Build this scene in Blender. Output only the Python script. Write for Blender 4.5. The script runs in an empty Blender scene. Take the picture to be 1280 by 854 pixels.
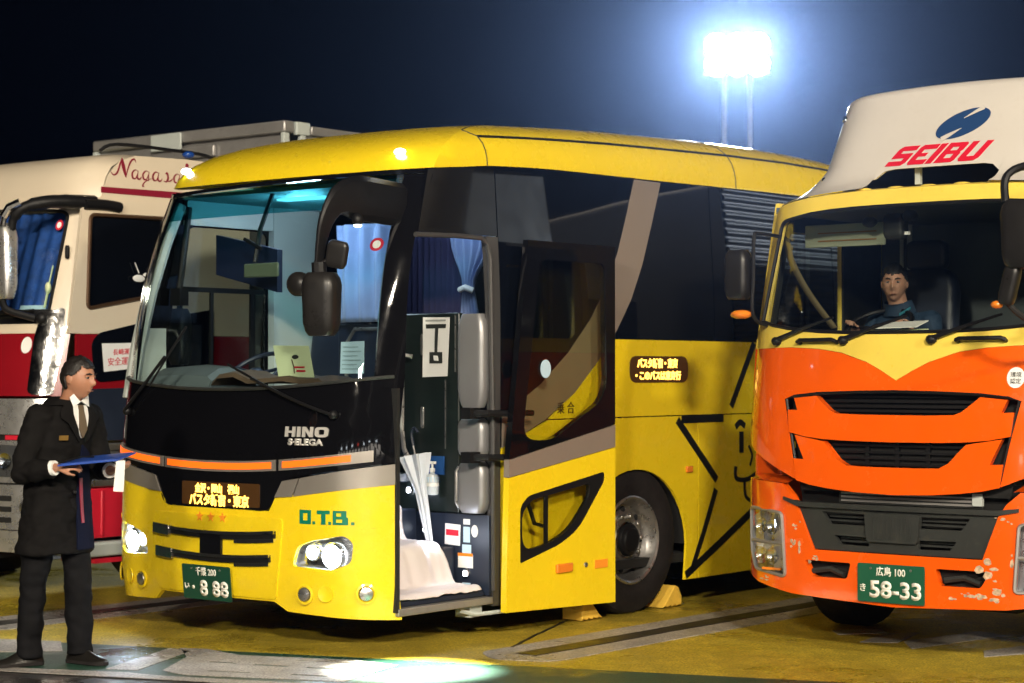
import bpy, bmesh, math, random
from mathutils import Vector, Matrix
random.seed(7)
R = math.radians
S = bpy.context.scene
COL = S.collection
PI = math.pi

# ------------------------------------------------------------------ camera
cam_d = bpy.data.cameras.new('camera')
cam_d.sensor_width = 36.0
cam_d.lens = 70.3
cam_d.clip_end = 2000
cam = bpy.data.objects.new('camera', cam_d)
COL.objects.link(cam)
cam.location = (0, 0, 1.7)
cam.rotation_euler = (R(90) + math.atan(38 / 2500.0), 0, 0)
cam_d.dof.use_dof = True
cam_d.dof.focus_distance = 12.2
cam_d.dof.aperture_fstop = 2.4
S.camera = cam

# ------------------------------------------------------------------ world (night sky)
W = bpy.data.worlds.new('World')
S.world = W
W.use_nodes = True
wn, wl = W.node_tree.nodes, W.node_tree.links
wn.clear()
w_out = wn.new('ShaderNodeOutputWorld')
w_bg = wn.new('ShaderNodeBackground')
w_bg.inputs['Color'].default_value = (0.10, 0.19, 0.62, 1)
w_bg.inputs['Strength'].default_value = 0.0025
wl.new(w_bg.outputs[0], w_out.inputs['Surface'])

# ------------------------------------------------------------------ weak sun lamp added as moonlight, no moon in view
added_moon_d = bpy.data.lights.new('added_moon', 'SUN')
added_moon_d.energy = 0.02
added_moon_d.angle = R(12)
added_moon_d.color = (0.75, 0.85, 1.0)
added_moon = bpy.data.objects.new('added_moon', added_moon_d)
COL.objects.link(added_moon)
added_moon.rotation_euler = (R(40), 0, R(-30))

S.view_settings.view_transform = 'Standard'
S.view_settings.look = 'None'
S.view_settings.exposure = -0.15
S.view_settings.gamma = 1.0
S.render.engine = 'CYCLES'
S.cycles.use_denoising = True
S.cycles.max_bounces = 8
S.cycles.transparent_max_bounces = 16
S.cycles.glossy_bounces = 4
S.cycles.diffuse_bounces = 3
S.cycles.volume_bounces = 0
S.cycles.sample_clamp_indirect = 4.0
S.cycles.caustics_reflective = False
S.cycles.caustics_refractive = False

# ------------------------------------------------------------------ helpers
def pchip(pts):
    xs = [p[0] for p in pts]; ys = [p[1] for p in pts]; n = len(xs)
    d = [(ys[i+1]-ys[i])/(xs[i+1]-xs[i]) for i in range(n-1)]
    m = [d[0]] + [0 if d[i-1]*d[i] <= 0 else 2*d[i-1]*d[i]/(d[i-1]+d[i]) for i in range(1, n-1)] + [d[-1]]
    def f(x):
        if x <= xs[0]: return ys[0]
        if x >= xs[-1]: return ys[-1]
        i = 0
        while x > xs[i+1]: i += 1
        h = xs[i+1]-xs[i]; t = (x-xs[i])/h
        return ((2*t**3-3*t*t+1)*ys[i] + (t**3-2*t*t+t)*h*m[i] + (-2*t**3+3*t*t)*ys[i+1] + (t**3-t*t)*h*m[i+1])
    return f

def empty(name, loc, rz=0, parent=None):
    o = bpy.data.objects.new(name, None)
    COL.objects.link(o)
    o.location = loc
    o.rotation_euler = (0, 0, rz)
    o.empty_display_size = 0.2
    if parent: o.parent = parent
    return o

def tag(o, label=None, cat=None, group=None, kind=None):
    if label: o['label'] = label
    if cat: o['category'] = cat
    if group: o['group'] = group
    if kind: o['kind'] = kind
    return o

def obj(name, me, mat, parent=None):
    o = bpy.data.objects.new(name, me)
    COL.objects.link(o)
    if mat is not None:
        me.materials.clear()
        me.materials.append(mat)
    if parent: o.parent = parent
    return o

def finish(bm, name, mat, parent=None, sharp=35, smooth=True, bevel=0, recalc=True):
    if recalc:
        bmesh.ops.recalc_face_normals(bm, faces=bm.faces[:])
    me = bpy.data.meshes.new(name)
    bm.to_mesh(me); bm.free()
    if smooth:
        me.shade_smooth()
        me.set_sharp_from_angle(angle=R(sharp))
    o = obj(name, me, mat, parent)
    if bevel:
        m = o.modifiers.new('bevel', 'BEVEL'); m.width = bevel; m.segments = 2
        m.limit_method = 'ANGLE'; m.angle_limit = R(40)
    return o

class MB:
    def __init__(s): s.bm = bmesh.new()
    def add(s, vs, fs):
        V = [s.bm.verts.new(v) for v in vs]
        for f in fs:
            try: s.bm.faces.new([V[i] for i in f])
            except ValueError: pass
        return s
    def box(s, x0, x1, y0, y1, z0, z1, M=None):
        vs = [Vector((x, y, z)) for x in (x0, x1) for y in (y0, y1) for z in (z0, z1)]
        if M is not None: vs = [M @ v for v in vs]
        return s.add(vs, [(0,1,3,2),(4,6,7,5),(0,4,5,1),(2,3,7,6),(0,2,6,4),(1,5,7,3)])
    def loft(s, rings, cap=True, closed=True):
        n = len(rings[0]); vs = [v for r in rings for v in r]; fs = []
        for i in range(len(rings)-1):
            for j in range(n if closed else n-1):
                k = (j+1) % n
                fs.append((i*n+j, i*n+k, (i+1)*n+k, (i+1)*n+j))
        if cap:
            fs.append(tuple(range(n))[::-1]); fs.append(tuple((len(rings)-1)*n+j for j in range(n)))
        return s.add(vs, fs)
    def tube(s, pts, r, n=10, sx=1.0, cap=True):
        pts = [Vector(p) for p in pts]
        rr = r if isinstance(r, (list, tuple)) else [r]*len(pts)
        rings = []; up = Vector((0.013, 0.021, 1))
        for i, p in enumerate(pts):
            t = (pts[min(i+1, len(pts)-1)] - pts[max(i-1, 0)]).normalized()
            if abs(t.dot(up.normalized())) > 0.97: up = Vector((1, 0.1, 0.02))
            a = t.cross(up).normalized(); b = a.cross(t).normalized()
            rings.append([p + a*math.cos(2*PI*k/n)*rr[i]*sx + b*math.sin(2*PI*k/n)*rr[i] for k in range(n)])
            up = b
        return s.loft(rings, cap)
    def lathe(s, prof, n=24, M=None, cap=False):
        # profile (radius, height) about local Z
        M = M or Matrix.Identity(4)
        rings = [[M @ Vector((r*math.cos(2*PI*k/n), r*math.sin(2*PI*k/n), h)) for k in range(n)] for r, h in prof]
        return s.loft(rings, cap)
    def ell(s, c, rad, n=16, m=10, M=None):
        c = Vector(c); rings = []
        for i in range(1, m):
            ph = PI*i/m
            rings.append([Vector((rad[0]*math.sin(ph)*math.cos(2*PI*k/n), rad[1]*math.sin(ph)*math.sin(2*PI*k/n), -rad[2]*math.cos(ph))) for k in range(n)])
        if M is not None: rings = [[M @ v for v in r] for r in rings]
        rings = [[c+v for v in r] for r in rings]
        return s.loft(rings, True)
    def prism(s, poly, fn, d0, d1):
        n = len(poly)
        vs = [fn(u, v, d0) for u, v in poly] + [fn(u, v, d1) for u, v in poly]
        fs = [tuple(range(n)), tuple(range(n, 2*n))[::-1]] + [(i, (i+1) % n, n+(i+1) % n, n+i) for i in range(n)]
        return s.add(vs, fs)
    def build(s, name, mat, parent=None, **k):
        return finish(s.bm, name, mat, parent, **k)

def AX(dirv, loc=(0, 0, 0)):
    """matrix taking local Z to dirv, placed at loc"""
    q = Vector((0, 0, 1)).rotation_difference(Vector(dirv).normalized())
    return Matrix.Translation(Vector(loc)) @ q.to_matrix().to_4x4()

def rp(pts, r=0.03, n=5):
    """round the corners of a polygon; r a number or one per corner"""
    out = []; N = len(pts)
    for i in range(N):
        p = Vector(pts[i]); a = Vector(pts[i-1]); b = Vector(pts[(i+1) % N])
        ri = r[i] if isinstance(r, (list, tuple)) else r
        if ri <= 0: out.append(tuple(p)); continue
        la, lb = (a-p).length, (b-p).length
        d = min(ri, la*0.45, lb*0.45)
        p0 = p + (a-p).normalized()*d; p1 = p + (b-p).normalized()*d
        for k in range(n+1):
            t = k/n
            out.append(tuple(p0*(1-t)**2 + p*2*t*(1-t) + p1*t*t))
    return out

def rect(u0, u1, v0, v1, r=0.0, n=5):
    p = [(u0, v0), (u1, v0), (u1, v1), (u0, v1)]
    return rp(p, r, n) if r else p

def ellipse(cu, cv, ru, rv, n=24, a0=0, a1=2*PI):
    return [(cu+ru*math.cos(a0+(a1-a0)*k/n), cv+rv*math.sin(a0+(a1-a0)*k/n)) for k in range(n)]

def sheet2d(loops, grid):
    """triangulated flat sheet with holes, cut along a grid so that it can follow a curved surface"""
    bm = bmesh.new(); eds = []
    for lp in loops:
        vs = [bm.verts.new((u, v, 0)) for u, v in lp]
        for i in range(len(vs)): eds.append(bm.edges.new((vs[i], vs[(i+1) % len(vs)])))
    bmesh.ops.triangle_fill(bm, edges=eds, use_beauty=True, use_dissolve=False, normal=(0, 0, 1))
    if grid:
        us = [p[0] for l in loops for p in l]; vs = [p[1] for l in loops for p in l]
        for ax, g, lo, hi in ((0, grid[0], min(us), max(us)), (1, grid[1], min(vs), max(vs))):
            if not g: continue
            k = math.floor(lo/g)+1
            while k*g < hi-1e-6:
                co = Vector((0, 0, 0)); co[ax] = k*g; no = Vector((0, 0, 0)); no[ax] = 1
                bmesh.ops.bisect_plane(bm, geom=bm.verts[:]+bm.edges[:]+bm.faces[:], plane_co=co, plane_no=no, dist=1e-6)
                k += 1
    return bm

def panel(name, loops, fn, mat, parent=None, off=0.0, thick=0.012, grid=(0.1, 0.1), sharp=30):
    """a sheet that follows the surface fn(u, v, outward offset), with real thickness"""
    if isinstance(loops[0][0], (int, float)): loops = [loops]
    bm = sheet2d(loops, grid)
    top = bm.faces[:]
    bnd = [(e.verts[0], e.verts[1]) for e in bm.edges if len(e.link_faces) == 1]
    base = bm.verts[:]
    low = {v: bm.verts.new(fn(v.co.x, v.co.y, off-thick)) for v in base}
    for f in top: bm.faces.new([low[v] for v in f.verts][::-1])
    for a, b in bnd: bm.faces.new((a, b, low[b], low[a]))
    for v in base: v.co = Vector(fn(v.co.x, v.co.y, off))
    return finish(bm, name, mat, parent, sharp=sharp)

def text_mesh(body, size, font_scale=(1, 1), align='CENTER', bold=0.0, spacing=1.0):
    c = bpy.data.curves.new('lettering', 'FONT')
    c.body = body; c.size = size; c.align_x = align; c.align_y = 'CENTER'; c.offset = bold
    c.space_character = spacing; c.resolution_u = 3
    o = bpy.data.objects.new('lettering', c); COL.objects.link(o)
    dg = bpy.context.evaluated_depsgraph_get()
    me = bpy.data.meshes.new_from_object(o.evaluated_get(dg))
    bpy.data.objects.remove(o); bpy.data.curves.remove(c)
    for v in me.vertices: v.co.x *= font_scale[0]; v.co.y *= font_scale[1]
    return me

def lettering(name, body, size, cu, cv, fn, mat, parent, off=0.004, fs=(1, 1), bold=0.0, spacing=1.0, width=None, flip=1, thick=0.003, shear=0.0, slope=0.0):
    me = text_mesh(body, size, fs, bold=bold, spacing=spacing)
    if not me.vertices: return None
    xs = [v.co.x for v in me.vertices]; ys = [v.co.y for v in me.vertices]
    cx, cy = (min(xs)+max(xs))/2, (min(ys)+max(ys))/2
    k = width/(max(xs)-min(xs)) if width else 1.0
    bm = bmesh.new(); bm.from_mesh(me); bpy.data.meshes.remove(me)
    bmesh.ops.triangulate(bm, faces=bm.faces[:])
    for v in bm.verts:
        u = (v.co.x-cx)*k; w = v.co.y-cy
        v.co = Vector((cu + flip*(u+shear*w), cv+w+slope*u, 0))
    bnd = [(e.verts[0], e.verts[1]) for e in bm.edges if len(e.link_faces) == 1]
    base = bm.verts[:]
    low = {v: bm.verts.new(fn(v.co.x, v.co.y, off-thick)) for v in base}
    for a, b in bnd: bm.faces.new((a, b, low[b], low[a]))
    for v in base: v.co = Vector(fn(v.co.x, v.co.y, off))
    return finish(bm, name, mat, parent, smooth=False)

def stroke(pts, w0, w1=None):
    """outline polygon of a pen stroke along pts, width w0 to w1 (list allowed)"""
    P = [Vector(p) for p in pts]; n = len(P)
    ws = w0 if isinstance(w0, list) else [w0 + ((w1 if w1 is not None else w0)-w0)*i/(n-1) for i in range(n)]
    L, Rr = [], []
    for i in range(n):
        t = (P[min(i+1, n-1)]-P[max(i-1, 0)]).normalized(); nn = Vector((-t.y, t.x))
        L.append(tuple(P[i]+nn*ws[i]/2)); Rr.append(tuple(P[i]-nn*ws[i]/2))
    return L+Rr[::-1]

def catmull(pts, k=6):
    P = [Vector(p) for p in pts]; out = []
    for i in range(len(P)-1):
        p0 = P[max(i-1, 0)]; p1 = P[i]; p2 = P[i+1]; p3 = P[min(i+2, len(P)-1)]
        for j in range(k):
            t = j/k
            out.append(0.5*((2*p1)+(-p0+p2)*t+(2*p0-5*p1+4*p2-p3)*t*t+(-p0+3*p1-3*p2+p3)*t**3))
    out.append(P[-1])
    return out

def copy_tree(o, parent=None):
    c = o.copy(); COL.objects.link(c)
    if parent: c.parent = parent
    for ch in list(o.children): copy_tree(ch, c)
    return c

# ------------------------------------------------------------------ materials
MATS = {}
def mat(name, col, rough=0.5, metal=0.0, spec=0.5, coat=0.0, var=0.0, vscale=3.0, bump=0.0, bscale=60.0, dirt=0.0, dirtcol=(0.06, 0.05, 0.04), emit=None, estr=0.0, rvar=0.0, sheen=0.0, sss=0.0):
    m = bpy.data.materials.new(name); m.use_nodes = True
    nt = m.node_tree; N, L = nt.nodes, nt.links
    b = N['Principled BSDF']
    b.inputs['Base Color'].default_value = (*col, 1)
    b.inputs['Roughness'].default_value = rough
    b.inputs['Metallic'].default_value = metal
    b.inputs['Specular IOR Level'].default_value = spec
    b.inputs['Coat Weight'].default_value = coat
    b.inputs['Coat Roughness'].default_value = 0.04
    if sheen: b.inputs['Sheen Weight'].default_value = sheen
    if sss:
        b.inputs['Subsurface Weight'].default_value = sss
        b.inputs['Subsurface Radius'].default_value = (0.02, 0.008, 0.004)
    if emit:
        b.inputs['Emission Color'].default_value = (*emit, 1); b.inputs['Emission Strength'].default_value = estr
    tc = N.new('ShaderNodeTexCoord')
    def noise(sc, det=4, ro=0.6):
        t = N.new('ShaderNodeTexNoise'); t.inputs['Scale'].default_value = sc
        t.inputs['Detail'].default_value = det; t.inputs['Roughness'].default_value = ro
        L.new(tc.outputs['Object'], t.inputs['Vector']); return t
    cur = None
    if var:
        t = noise(vscale)
        mx = N.new('ShaderNodeMix'); mx.data_type = 'RGBA'
        mr = N.new('ShaderNodeMapRange'); mr.inputs[1].default_value = 0.3; mr.inputs[2].default_value = 0.7
        L.new(t.outputs['Fac'], mr.inputs[0]); L.new(mr.outputs[0], mx.inputs['Factor'])
        mx.inputs['A'].default_value = (*[c*(1-var) for c in col], 1)
        mx.inputs['B'].default_value = (*[min(1, c*(1+var)) for c in col], 1)
        cur = mx.outputs['Result']
    if dirt:
        t = noise(vscale*4, 8, 0.7)
        mr = N.new('ShaderNodeMapRange'); mr.inputs[1].default_value = 0.52; mr.inputs[2].default_value = 0.8
        mr.inputs[3].default_value = 0; mr.inputs[4].default_value = dirt
        L.new(t.outputs['Fac'], mr.inputs[0])
        mx = N.new('ShaderNodeMix'); mx.data_type = 'RGBA'
        L.new(mr.outputs[0], mx.inputs['Factor'])
        if cur: L.new(cur, mx.inputs['A'])
        else: mx.inputs['A'].default_value = (*col, 1)
        mx.inputs['B'].default_value = (*dirtcol, 1)
        cur = mx.outputs['Result']
    if cur: L.new(cur, b.inputs['Base Color'])
    if rvar:
        t = noise(vscale*2.3, 6, 0.65)
        mr = N.new('ShaderNodeMapRange'); mr.inputs[1].default_value = 0.3; mr.inputs[2].default_value = 0.7
        mr.inputs[3].default_value = max(0.02, rough-rvar); mr.inputs[4].default_value = min(1, rough+rvar)
        L.new(t.outputs['Fac'], mr.inputs[0]); L.new(mr.outputs[0], b.inputs['Roughness'])
    if bump:
        t = noise(bscale, 3)
        bp = N.new('ShaderNodeBump'); bp.inputs['Strength'].default_value = bump; bp.inputs['Distance'].default_value = 0.01
        L.new(t.outputs['Fac'], bp.inputs['Height']); L.new(bp.outputs['Normal'], b.inputs['Normal'])
    MATS[name] = m
    return m

def glass(name, tint=(1, 1, 1), trans=1.0, refl=1.0, rough=0.0, ior=1.5):
    """thin sheet of glass: tinted straight-through light plus a Fresnel reflection"""
    m = bpy.data.materials.new(name); m.use_nodes = True
    N, L = m.node_tree.nodes, m.node_tree.links; N.clear()
    out = N.new('ShaderNodeOutputMaterial'); mx = N.new('ShaderNodeMixShader')
    tr = N.new('ShaderNodeBsdfTransparent'); tr.inputs[0].default_value = (*[c*trans for c in tint], 1)
    gl = N.new('ShaderNodeBsdfGlossy'); gl.inputs['Roughness'].default_value = rough; gl.inputs['Color'].default_value = (refl, refl, refl, 1)
    fr = N.new('ShaderNodeFresnel'); ge = N.new('ShaderNodeNewGeometry')
    mi = N.new('ShaderNodeMapRange'); mi.inputs[3].default_value = ior; mi.inputs[4].default_value = 1/ior   # both faces of the sheet reflect alike
    L.new(ge.outputs['Backfacing'], mi.inputs[0]); L.new(mi.outputs[0], fr.inputs['IOR'])
    L.new(fr.outputs[0], mx.inputs[0]); L.new(tr.outputs[0], mx.inputs[1]); L.new(gl.outputs[0], mx.inputs[2]); L.new(mx.outputs[0], out.inputs[0])
    MATS[name] = m
    return m

def emis(name, col, s):
    m = bpy.data.materials.new(name); m.use_nodes = True
    N, L = m.node_tree.nodes, m.node_tree.links; N.clear()
    out = N.new('ShaderNodeOutputMaterial'); e = N.new('ShaderNodeEmission')
    e.inputs[0].default_value = (*col, 1); e.inputs[1].default_value = s
    L.new(e.outputs[0], out.inputs[0]); MATS[name] = m
    return m

YEL = mat('yellow coach paint', (0.82, 0.60, 0.012), 0.28, coat=0.6, var=0.03, rvar=0.08, dirt=0.10, dirtcol=(0.45, 0.30, 0.03), vscale=2)
YEL2 = mat('yellow truck paint', (0.80, 0.60, 0.09), 0.35, coat=0.4, var=0.05, dirt=0.25, dirtcol=(0.30, 0.24, 0.08), vscale=3, rvar=0.1)
ORA = mat('orange truck paint', (0.86, 0.105, 0.003), 0.22, coat=0.9, var=0.04, dirt=0.18, dirtcol=(0.45, 0.08, 0.02), vscale=3, rvar=0.1)
CREAM = mat('off white paint', (0.60, 0.565, 0.52), 0.38, coat=0.3, var=0.05, dirt=0.25, dirtcol=(0.38, 0.33, 0.27), vscale=2, rvar=0.1)
CREAM2 = mat('cream cab paint', (0.66, 0.57, 0.44), 0.32, coat=0.4, var=0.03, dirt=0.12, dirtcol=(0.42, 0.34, 0.24), vscale=2)
RED = mat('dark red cab paint', (0.24, 0.006, 0.012), 0.25, coat=0.8, var=0.05)
REDG = mat('red lettering', (0.55, 0.01, 0.03), 0.5)
MAROON = mat('maroon stripe', (0.22, 0.01, 0.03), 0.4)
BLK = mat('gloss black panel', (0.004, 0.004, 0.005), 0.06, spec=0.4, rvar=0.03)
BLKM = mat('matt black plastic', (0.007, 0.007, 0.008), 0.45, spec=0.25, bump=0.1, bscale=300)
GRYP = mat('dark grey plastic', (0.026, 0.028, 0.027), 0.5, spec=0.3, var=0.15, dirt=0.3, dirtcol=(0.09, 0.08, 0.06), bump=0.1, bscale=200)
MIRP = mat('mirror housing', (0.013, 0.012, 0.0115), 0.34, spec=.35, var=0.1, rvar=0.1)
JAMB = mat('dark grey jamb', (0.075, 0.073, 0.074), 0.4, metal=.3, var=.06)
VOID = mat('deep black void', (0.004, 0.004, 0.004), 0.9)
SIL = mat('silver grey paint', (0.33, 0.30, 0.27), 0.32, metal=0.55, coat=0.3, var=0.05)
SWO = mat('grey brown livery film', (0.30, 0.245, 0.205), 0.4, metal=0.35, coat=0.3)
CHR = mat('chrome', (0.80, 0.79, 0.77), 0.12, metal=1.0, rvar=0.05, bump=0.45, bscale=9)
CHRB = mat('hammered bright chrome', (0.78, 0.77, 0.76), 0.30, metal=0.85, rvar=0.12, vscale=5, bump=0.5, bscale=9)
SILL = mat('bright silver letters', (0.62, 0.60, 0.57), 0.28, metal=0.35, coat=.4)
STEEL = mat('brushed steel', (0.42, 0.41, 0.40), 0.32, metal=0.9, var=0.1, rvar=0.1, vscale=9)
ALU = mat('weathered aluminium', (0.36, 0.35, 0.34), 0.42, metal=0.6, var=0.12, dirt=0.4, vscale=3)
RUB = mat('tyre rubber', (0.012, 0.010, 0.010), 0.75, spec=.25, var=0.3, vscale=10, bump=0.15, bscale=120, dirt=0.3, dirtcol=(0.05, 0.04, 0.03))
WIN = mat('black tinted window', (0.003, 0.004, 0.007), 0.03, spec=0.42)
GL = glass('windscreen glass', (0.93, 0.975, 0.965))
GLT = glass('teal sunshade glass', (0.30, 0.68, 0.74))
GLD = glass('smoked door glass', (0.90, 0.91, 0.80))
GLDK = glass('dark cab glass', (0.91, 0.93, 0.92))
GLY = glass('side window glass', (0.75, 0.8, 0.8))
LENS = glass('lamp lens', (0.95, 0.97, 1.0))
MIRROR = mat('mirror glass', (0.8, 0.82, 0.82), 0.02, metal=1.0)
GRN = mat('green lettering', (0.0, 0.16, 0.10), 0.4)
PLG = mat('green number plate', (0.008, 0.085, 0.045), 0.45, var=0.1)
PLGD = mat('dark green number plate', (0.004, 0.05, 0.03), 0.4, var=0.1)
WHT = mat('white lettering', (0.80, 0.78, 0.72), 0.5)
PAP = mat('white paper', (0.78, 0.78, 0.76), 0.8, var=0.03)
PAPG = mat('pale green card', (0.62, 0.68, 0.42), 0.8)
PAPB = mat('pale blue card', (0.45, 0.62, 0.75), 0.7)
AMB = mat('amber lens', (0.80, 0.22, 0.02), 0.2, coat=0.6)
ORS = mat('orange sticker', (0.85, 0.28, 0.02), 0.5)
TURN = mat('lit amber strip', (0.80, 0.12, 0.01), 0.3, emit=(1.0, 0.13, 0.006), estr=1.2)
LEDB = mat('glowing display back', (0.030, 0.018, 0.008), 0.15, coat=0.6, emit=(1.0, 0.30, 0.03), estr=0.045)  # faint orange emission put into the back for the glow around the letters
LED = emis('amber display', (1.0, 0.50, 0.07), 6.0)
HEAD = emis('headlight bulb', (0.80, 0.90, 1.0), 90)
SMALL = emis('small white lamp', (0.85, 0.92, 1.0), 16)
PALEG = mat('pale grey trim', (0.42, 0.46, 0.44), 0.6, var=0.05)
NAVY = mat('navy plastic', (0.012, 0.018, 0.035), 0.45, var=0.1)
CLOTHW = mat('white cloth', (0.74, 0.68, 0.69), 0.9, var=0.04, bump=0.35, bscale=220)
CURT = mat('blue curtain', (0.19, 0.26, 0.47), 0.85, var=0.08, bump=0.1, bscale=150, sheen=0.3)
CURTD = mat('dark violet pleated curtain', (0.035, 0.033, 0.10), 0.85, bump=0.1, bscale=150)
CURTB = mat('bright blue cab curtain', (0.010, 0.055, 0.26), 0.8, var=0.35, vscale=14, bump=0.3, bscale=30)
BRN = mat('brown dash cloth', (0.10, 0.06, 0.035), 0.9, var=0.2, bump=0.3, bscale=120)
GREYD = mat('grey dash', (0.10, 0.12, 0.13), 0.6, var=0.1)
CHOCK = mat('yellow chock rubber', (0.80, 0.50, 0.06), 0.7, var=0.1, dirt=0.5, dirtcol=(0.18, 0.11, 0.04), vscale=9, bump=0.3, bscale=70)
GREY = mat('grey post', (0.26, 0.26, 0.27), 0.38, metal=0.5, var=0.06)
# ------------------------------------------------------------------ the lot: bays lie at 39 degrees to the view
TH = R(39)
AV = Vector((math.sin(TH), math.cos(TH), 0))      # along the bays, away from the camera
LV = Vector((math.cos(TH), -math.sin(TH), 0))     # across the bays
PB = Vector((-1.88, 12.63, 0))
def bw(x, y, z=0.0):
    return PB + LV*x + AV*y + Vector((0, 0, z))
def gfn(z0):
    return lambda u, v, d: bw(u, v, z0+d)

def ground_mat(name, col, rough, rlo, rhi, var=0.32, wet=(0.5, 0.62), bump=0.35, tint=None, wear=None, wearcol=(0.06, 0.06, 0.06)):
    m = bpy.data.materials.new(name); m.use_nodes = True
    nt = m.node_tree; N, L = nt.nodes, nt.links; b = N['Principled BSDF']
    geo = N.new('ShaderNodeNewGeometry')
    def noise(sc, det=5, ro=0.6):
        t = N.new('ShaderNodeTexNoise'); t.inputs['Scale'].default_value = sc; t.inputs['Detail'].default_value = det
        t.inputs['Roughness'].default_value = ro; L.new(geo.outputs['Position'], t.inputs['Vector']); return t
    def rng(src, a, c, lo, hi):
        r_ = N.new('ShaderNodeMapRange'); L.new(src, r_.inputs[0])
        for i, v in enumerate((a, c, lo, hi)): r_.inputs[i+1].default_value = v
        return r_.outputs[0]
    def mixc(f, A, B, typ='MIX'):
        x = N.new('ShaderNodeMix'); x.data_type = 'RGBA'; x.blend_type = typ
        if isinstance(f, float): x.inputs['Factor'].default_value = f
        else: L.new(f, x.inputs['Factor'])
        for k, v in (('A', A), ('B', B)):
            if isinstance(v, tuple): x.inputs[k].default_value = (*v, 1)
            else: L.new(v, x.inputs[k])
        return x.outputs['Result']
    big, mid, fine = noise(0.55, 4), noise(5, 6, 0.7), noise(75, 3)
    c = mixc(rng(mid.outputs['Fac'], 0.3, 0.7, 0, 1), tuple(k*(1-var) for k in col), tuple(min(1, k*(1+var)) for k in col))
    c = mixc(rng(big.outputs['Fac'], 0.35, 0.7, 0, 0.55), c, tuple(k*0.5 for k in col))
    c = mixc(rng(fine.outputs['Fac'], 0.40, 0.62, 0, 0.85), c, tuple(k*0.28 for k in col))
    sp_ = noise(2.1, 7, 0.72)
    c = mixc(rng(sp_.outputs['Fac'], 0.62, 0.72, 0, 0.55), c, (0.05, 0.042, 0.025))
    if wear:
        w = noise(9, 8, 0.75)
        c = mixc(rng(w.outputs['Fac'], wear, wear+0.1, 0, 0.85), c, wearcol)
    st_n = noise(1.0, 6, 0.7); mp_ = N.new('ShaderNodeMapping'); mp_.inputs['Rotation'].default_value = (0, 0, R(39)); mp_.inputs['Scale'].default_value = (3.2, .35, 1)
    L.new(geo.outputs['Position'], mp_.inputs['Vector']); L.new(mp_.outputs[0], st_n.inputs['Vector'])
    c = mixc(rng(st_n.outputs['Fac'], 0.45, 0.72, 0, 0.5), c, tuple(k*0.38 for k in col))
    L.new(c, b.inputs['Base Color'])
    wetn = noise(0.8, 5, 0.62)
    L.new(rng(wetn.outputs['Fac'], wet[0], wet[1], rhi, rlo), b.inputs['Roughness'])
    bp = N.new('ShaderNodeBump'); bp.inputs['Strength'].default_value = bump; bp.inputs['Distance'].default_value = 0.006
    L.new(fine.outputs['Fac'], bp.inputs['Height']); L.new(bp.outputs['Normal'], b.inputs['Normal'])
    return m

G_ASP = ground_mat('damp grey asphalt', (0.045, 0.043, 0.042), 0.6, 0.18, 0.5)
G_YEL = ground_mat('yellow coated asphalt', (0.70, 0.52, 0.050), 0.6, 0.13, 0.46, bump=0.55)
G_GRN = ground_mat('green coated asphalt', (0.028, 0.095, 0.062), 0.5, 0.16, 0.45, bump=0.55)
G_WHT = ground_mat('worn white road paint', (0.52, 0.48, 0.43), 0.5, 0.2, 0.5, wear=0.60, wearcol=(0.14, 0.12, 0.08))
G_TAR = ground_mat('black tar joint', (0.020, 0.018, 0.016), 0.5, 0.25, 0.5)

def flat(name, loops, z, m, label=None, thick=0.003):
    o = panel(name, loops, gfn(z), m, None, 0, thick, grid=None)
    tag(o, kind='structure')
    if label: o['label'] = label
    return o

bmg = bmesh.new()
vs = [bmg.verts.new(p) for p in ((-400, -400, 0), (400, -400, 0), (400, 400, 0), (-400, 400, 0))]
bmg.faces.new(vs)
tag(finish(bmg, 'ground', G_ASP, smooth=False), 'dark damp asphalt of the parking lot', kind='structure')
yb = lambda x: -0.40+0.36*x
flat('parking_pavement', [(-30, yb(-30)), (30, yb(30)), (30, 26), (-30, 26)], 0.004, G_YEL, 'yellow coated asphalt of the parking bays')
flat('walkway', [(-30, yb(-30)-1.12), (30, yb(30)-1.12), (30, yb(30)), (-30, yb(-30))], 0.0045, G_GRN, 'green coated strip in front of the bays')

def bay_line(cx, y0, y1):
    flat('bay_line', rp([(cx-0.30, y0+0.05), (cx-0.05, y0-0.15), (cx+0.30, y0), (cx+0.30, y1), (cx-0.30, y1)], [0.1, 0.12, 0.12, 0, 0]), 0.008, G_WHT)
    pts = []
    rnd = random.Random(int(cx*100)+3)
    n = 26
    for k in range(n+1): pts.append((cx-0.085+rnd.uniform(-.014, .014), y0+0.12+(y1-y0-0.13)*k/n))
    for k in range(n, -1, -1): pts.append((cx+0.085+rnd.uniform(-.014, .014), y0+0.12+(y1-y0-0.13)*k/n))
    flat('tar_joint', pts, 0.012, G_TAR)
bay_line(1.93, 0.62, 13)
bay_line(-1.76, -0.55, 13)
bay_line(-5.5, -1.8, 13)
bay_line(5.7, 2.0, 13)
# crack running from the bay line under the coach
ck = catmull([(1.66, 0.94, 0), (1.45, 1.4, 0), (1.2, 2.0, 0), (0.98, 2.5, 0), (0.85, 3.0, 0), (0.6, 4.2, 0)], 5)
flat('crack', stroke([(p.x+random.uniform(-.006, .006), p.y) for p in ck], 0.022), 0.0085, G_TAR)
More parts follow.
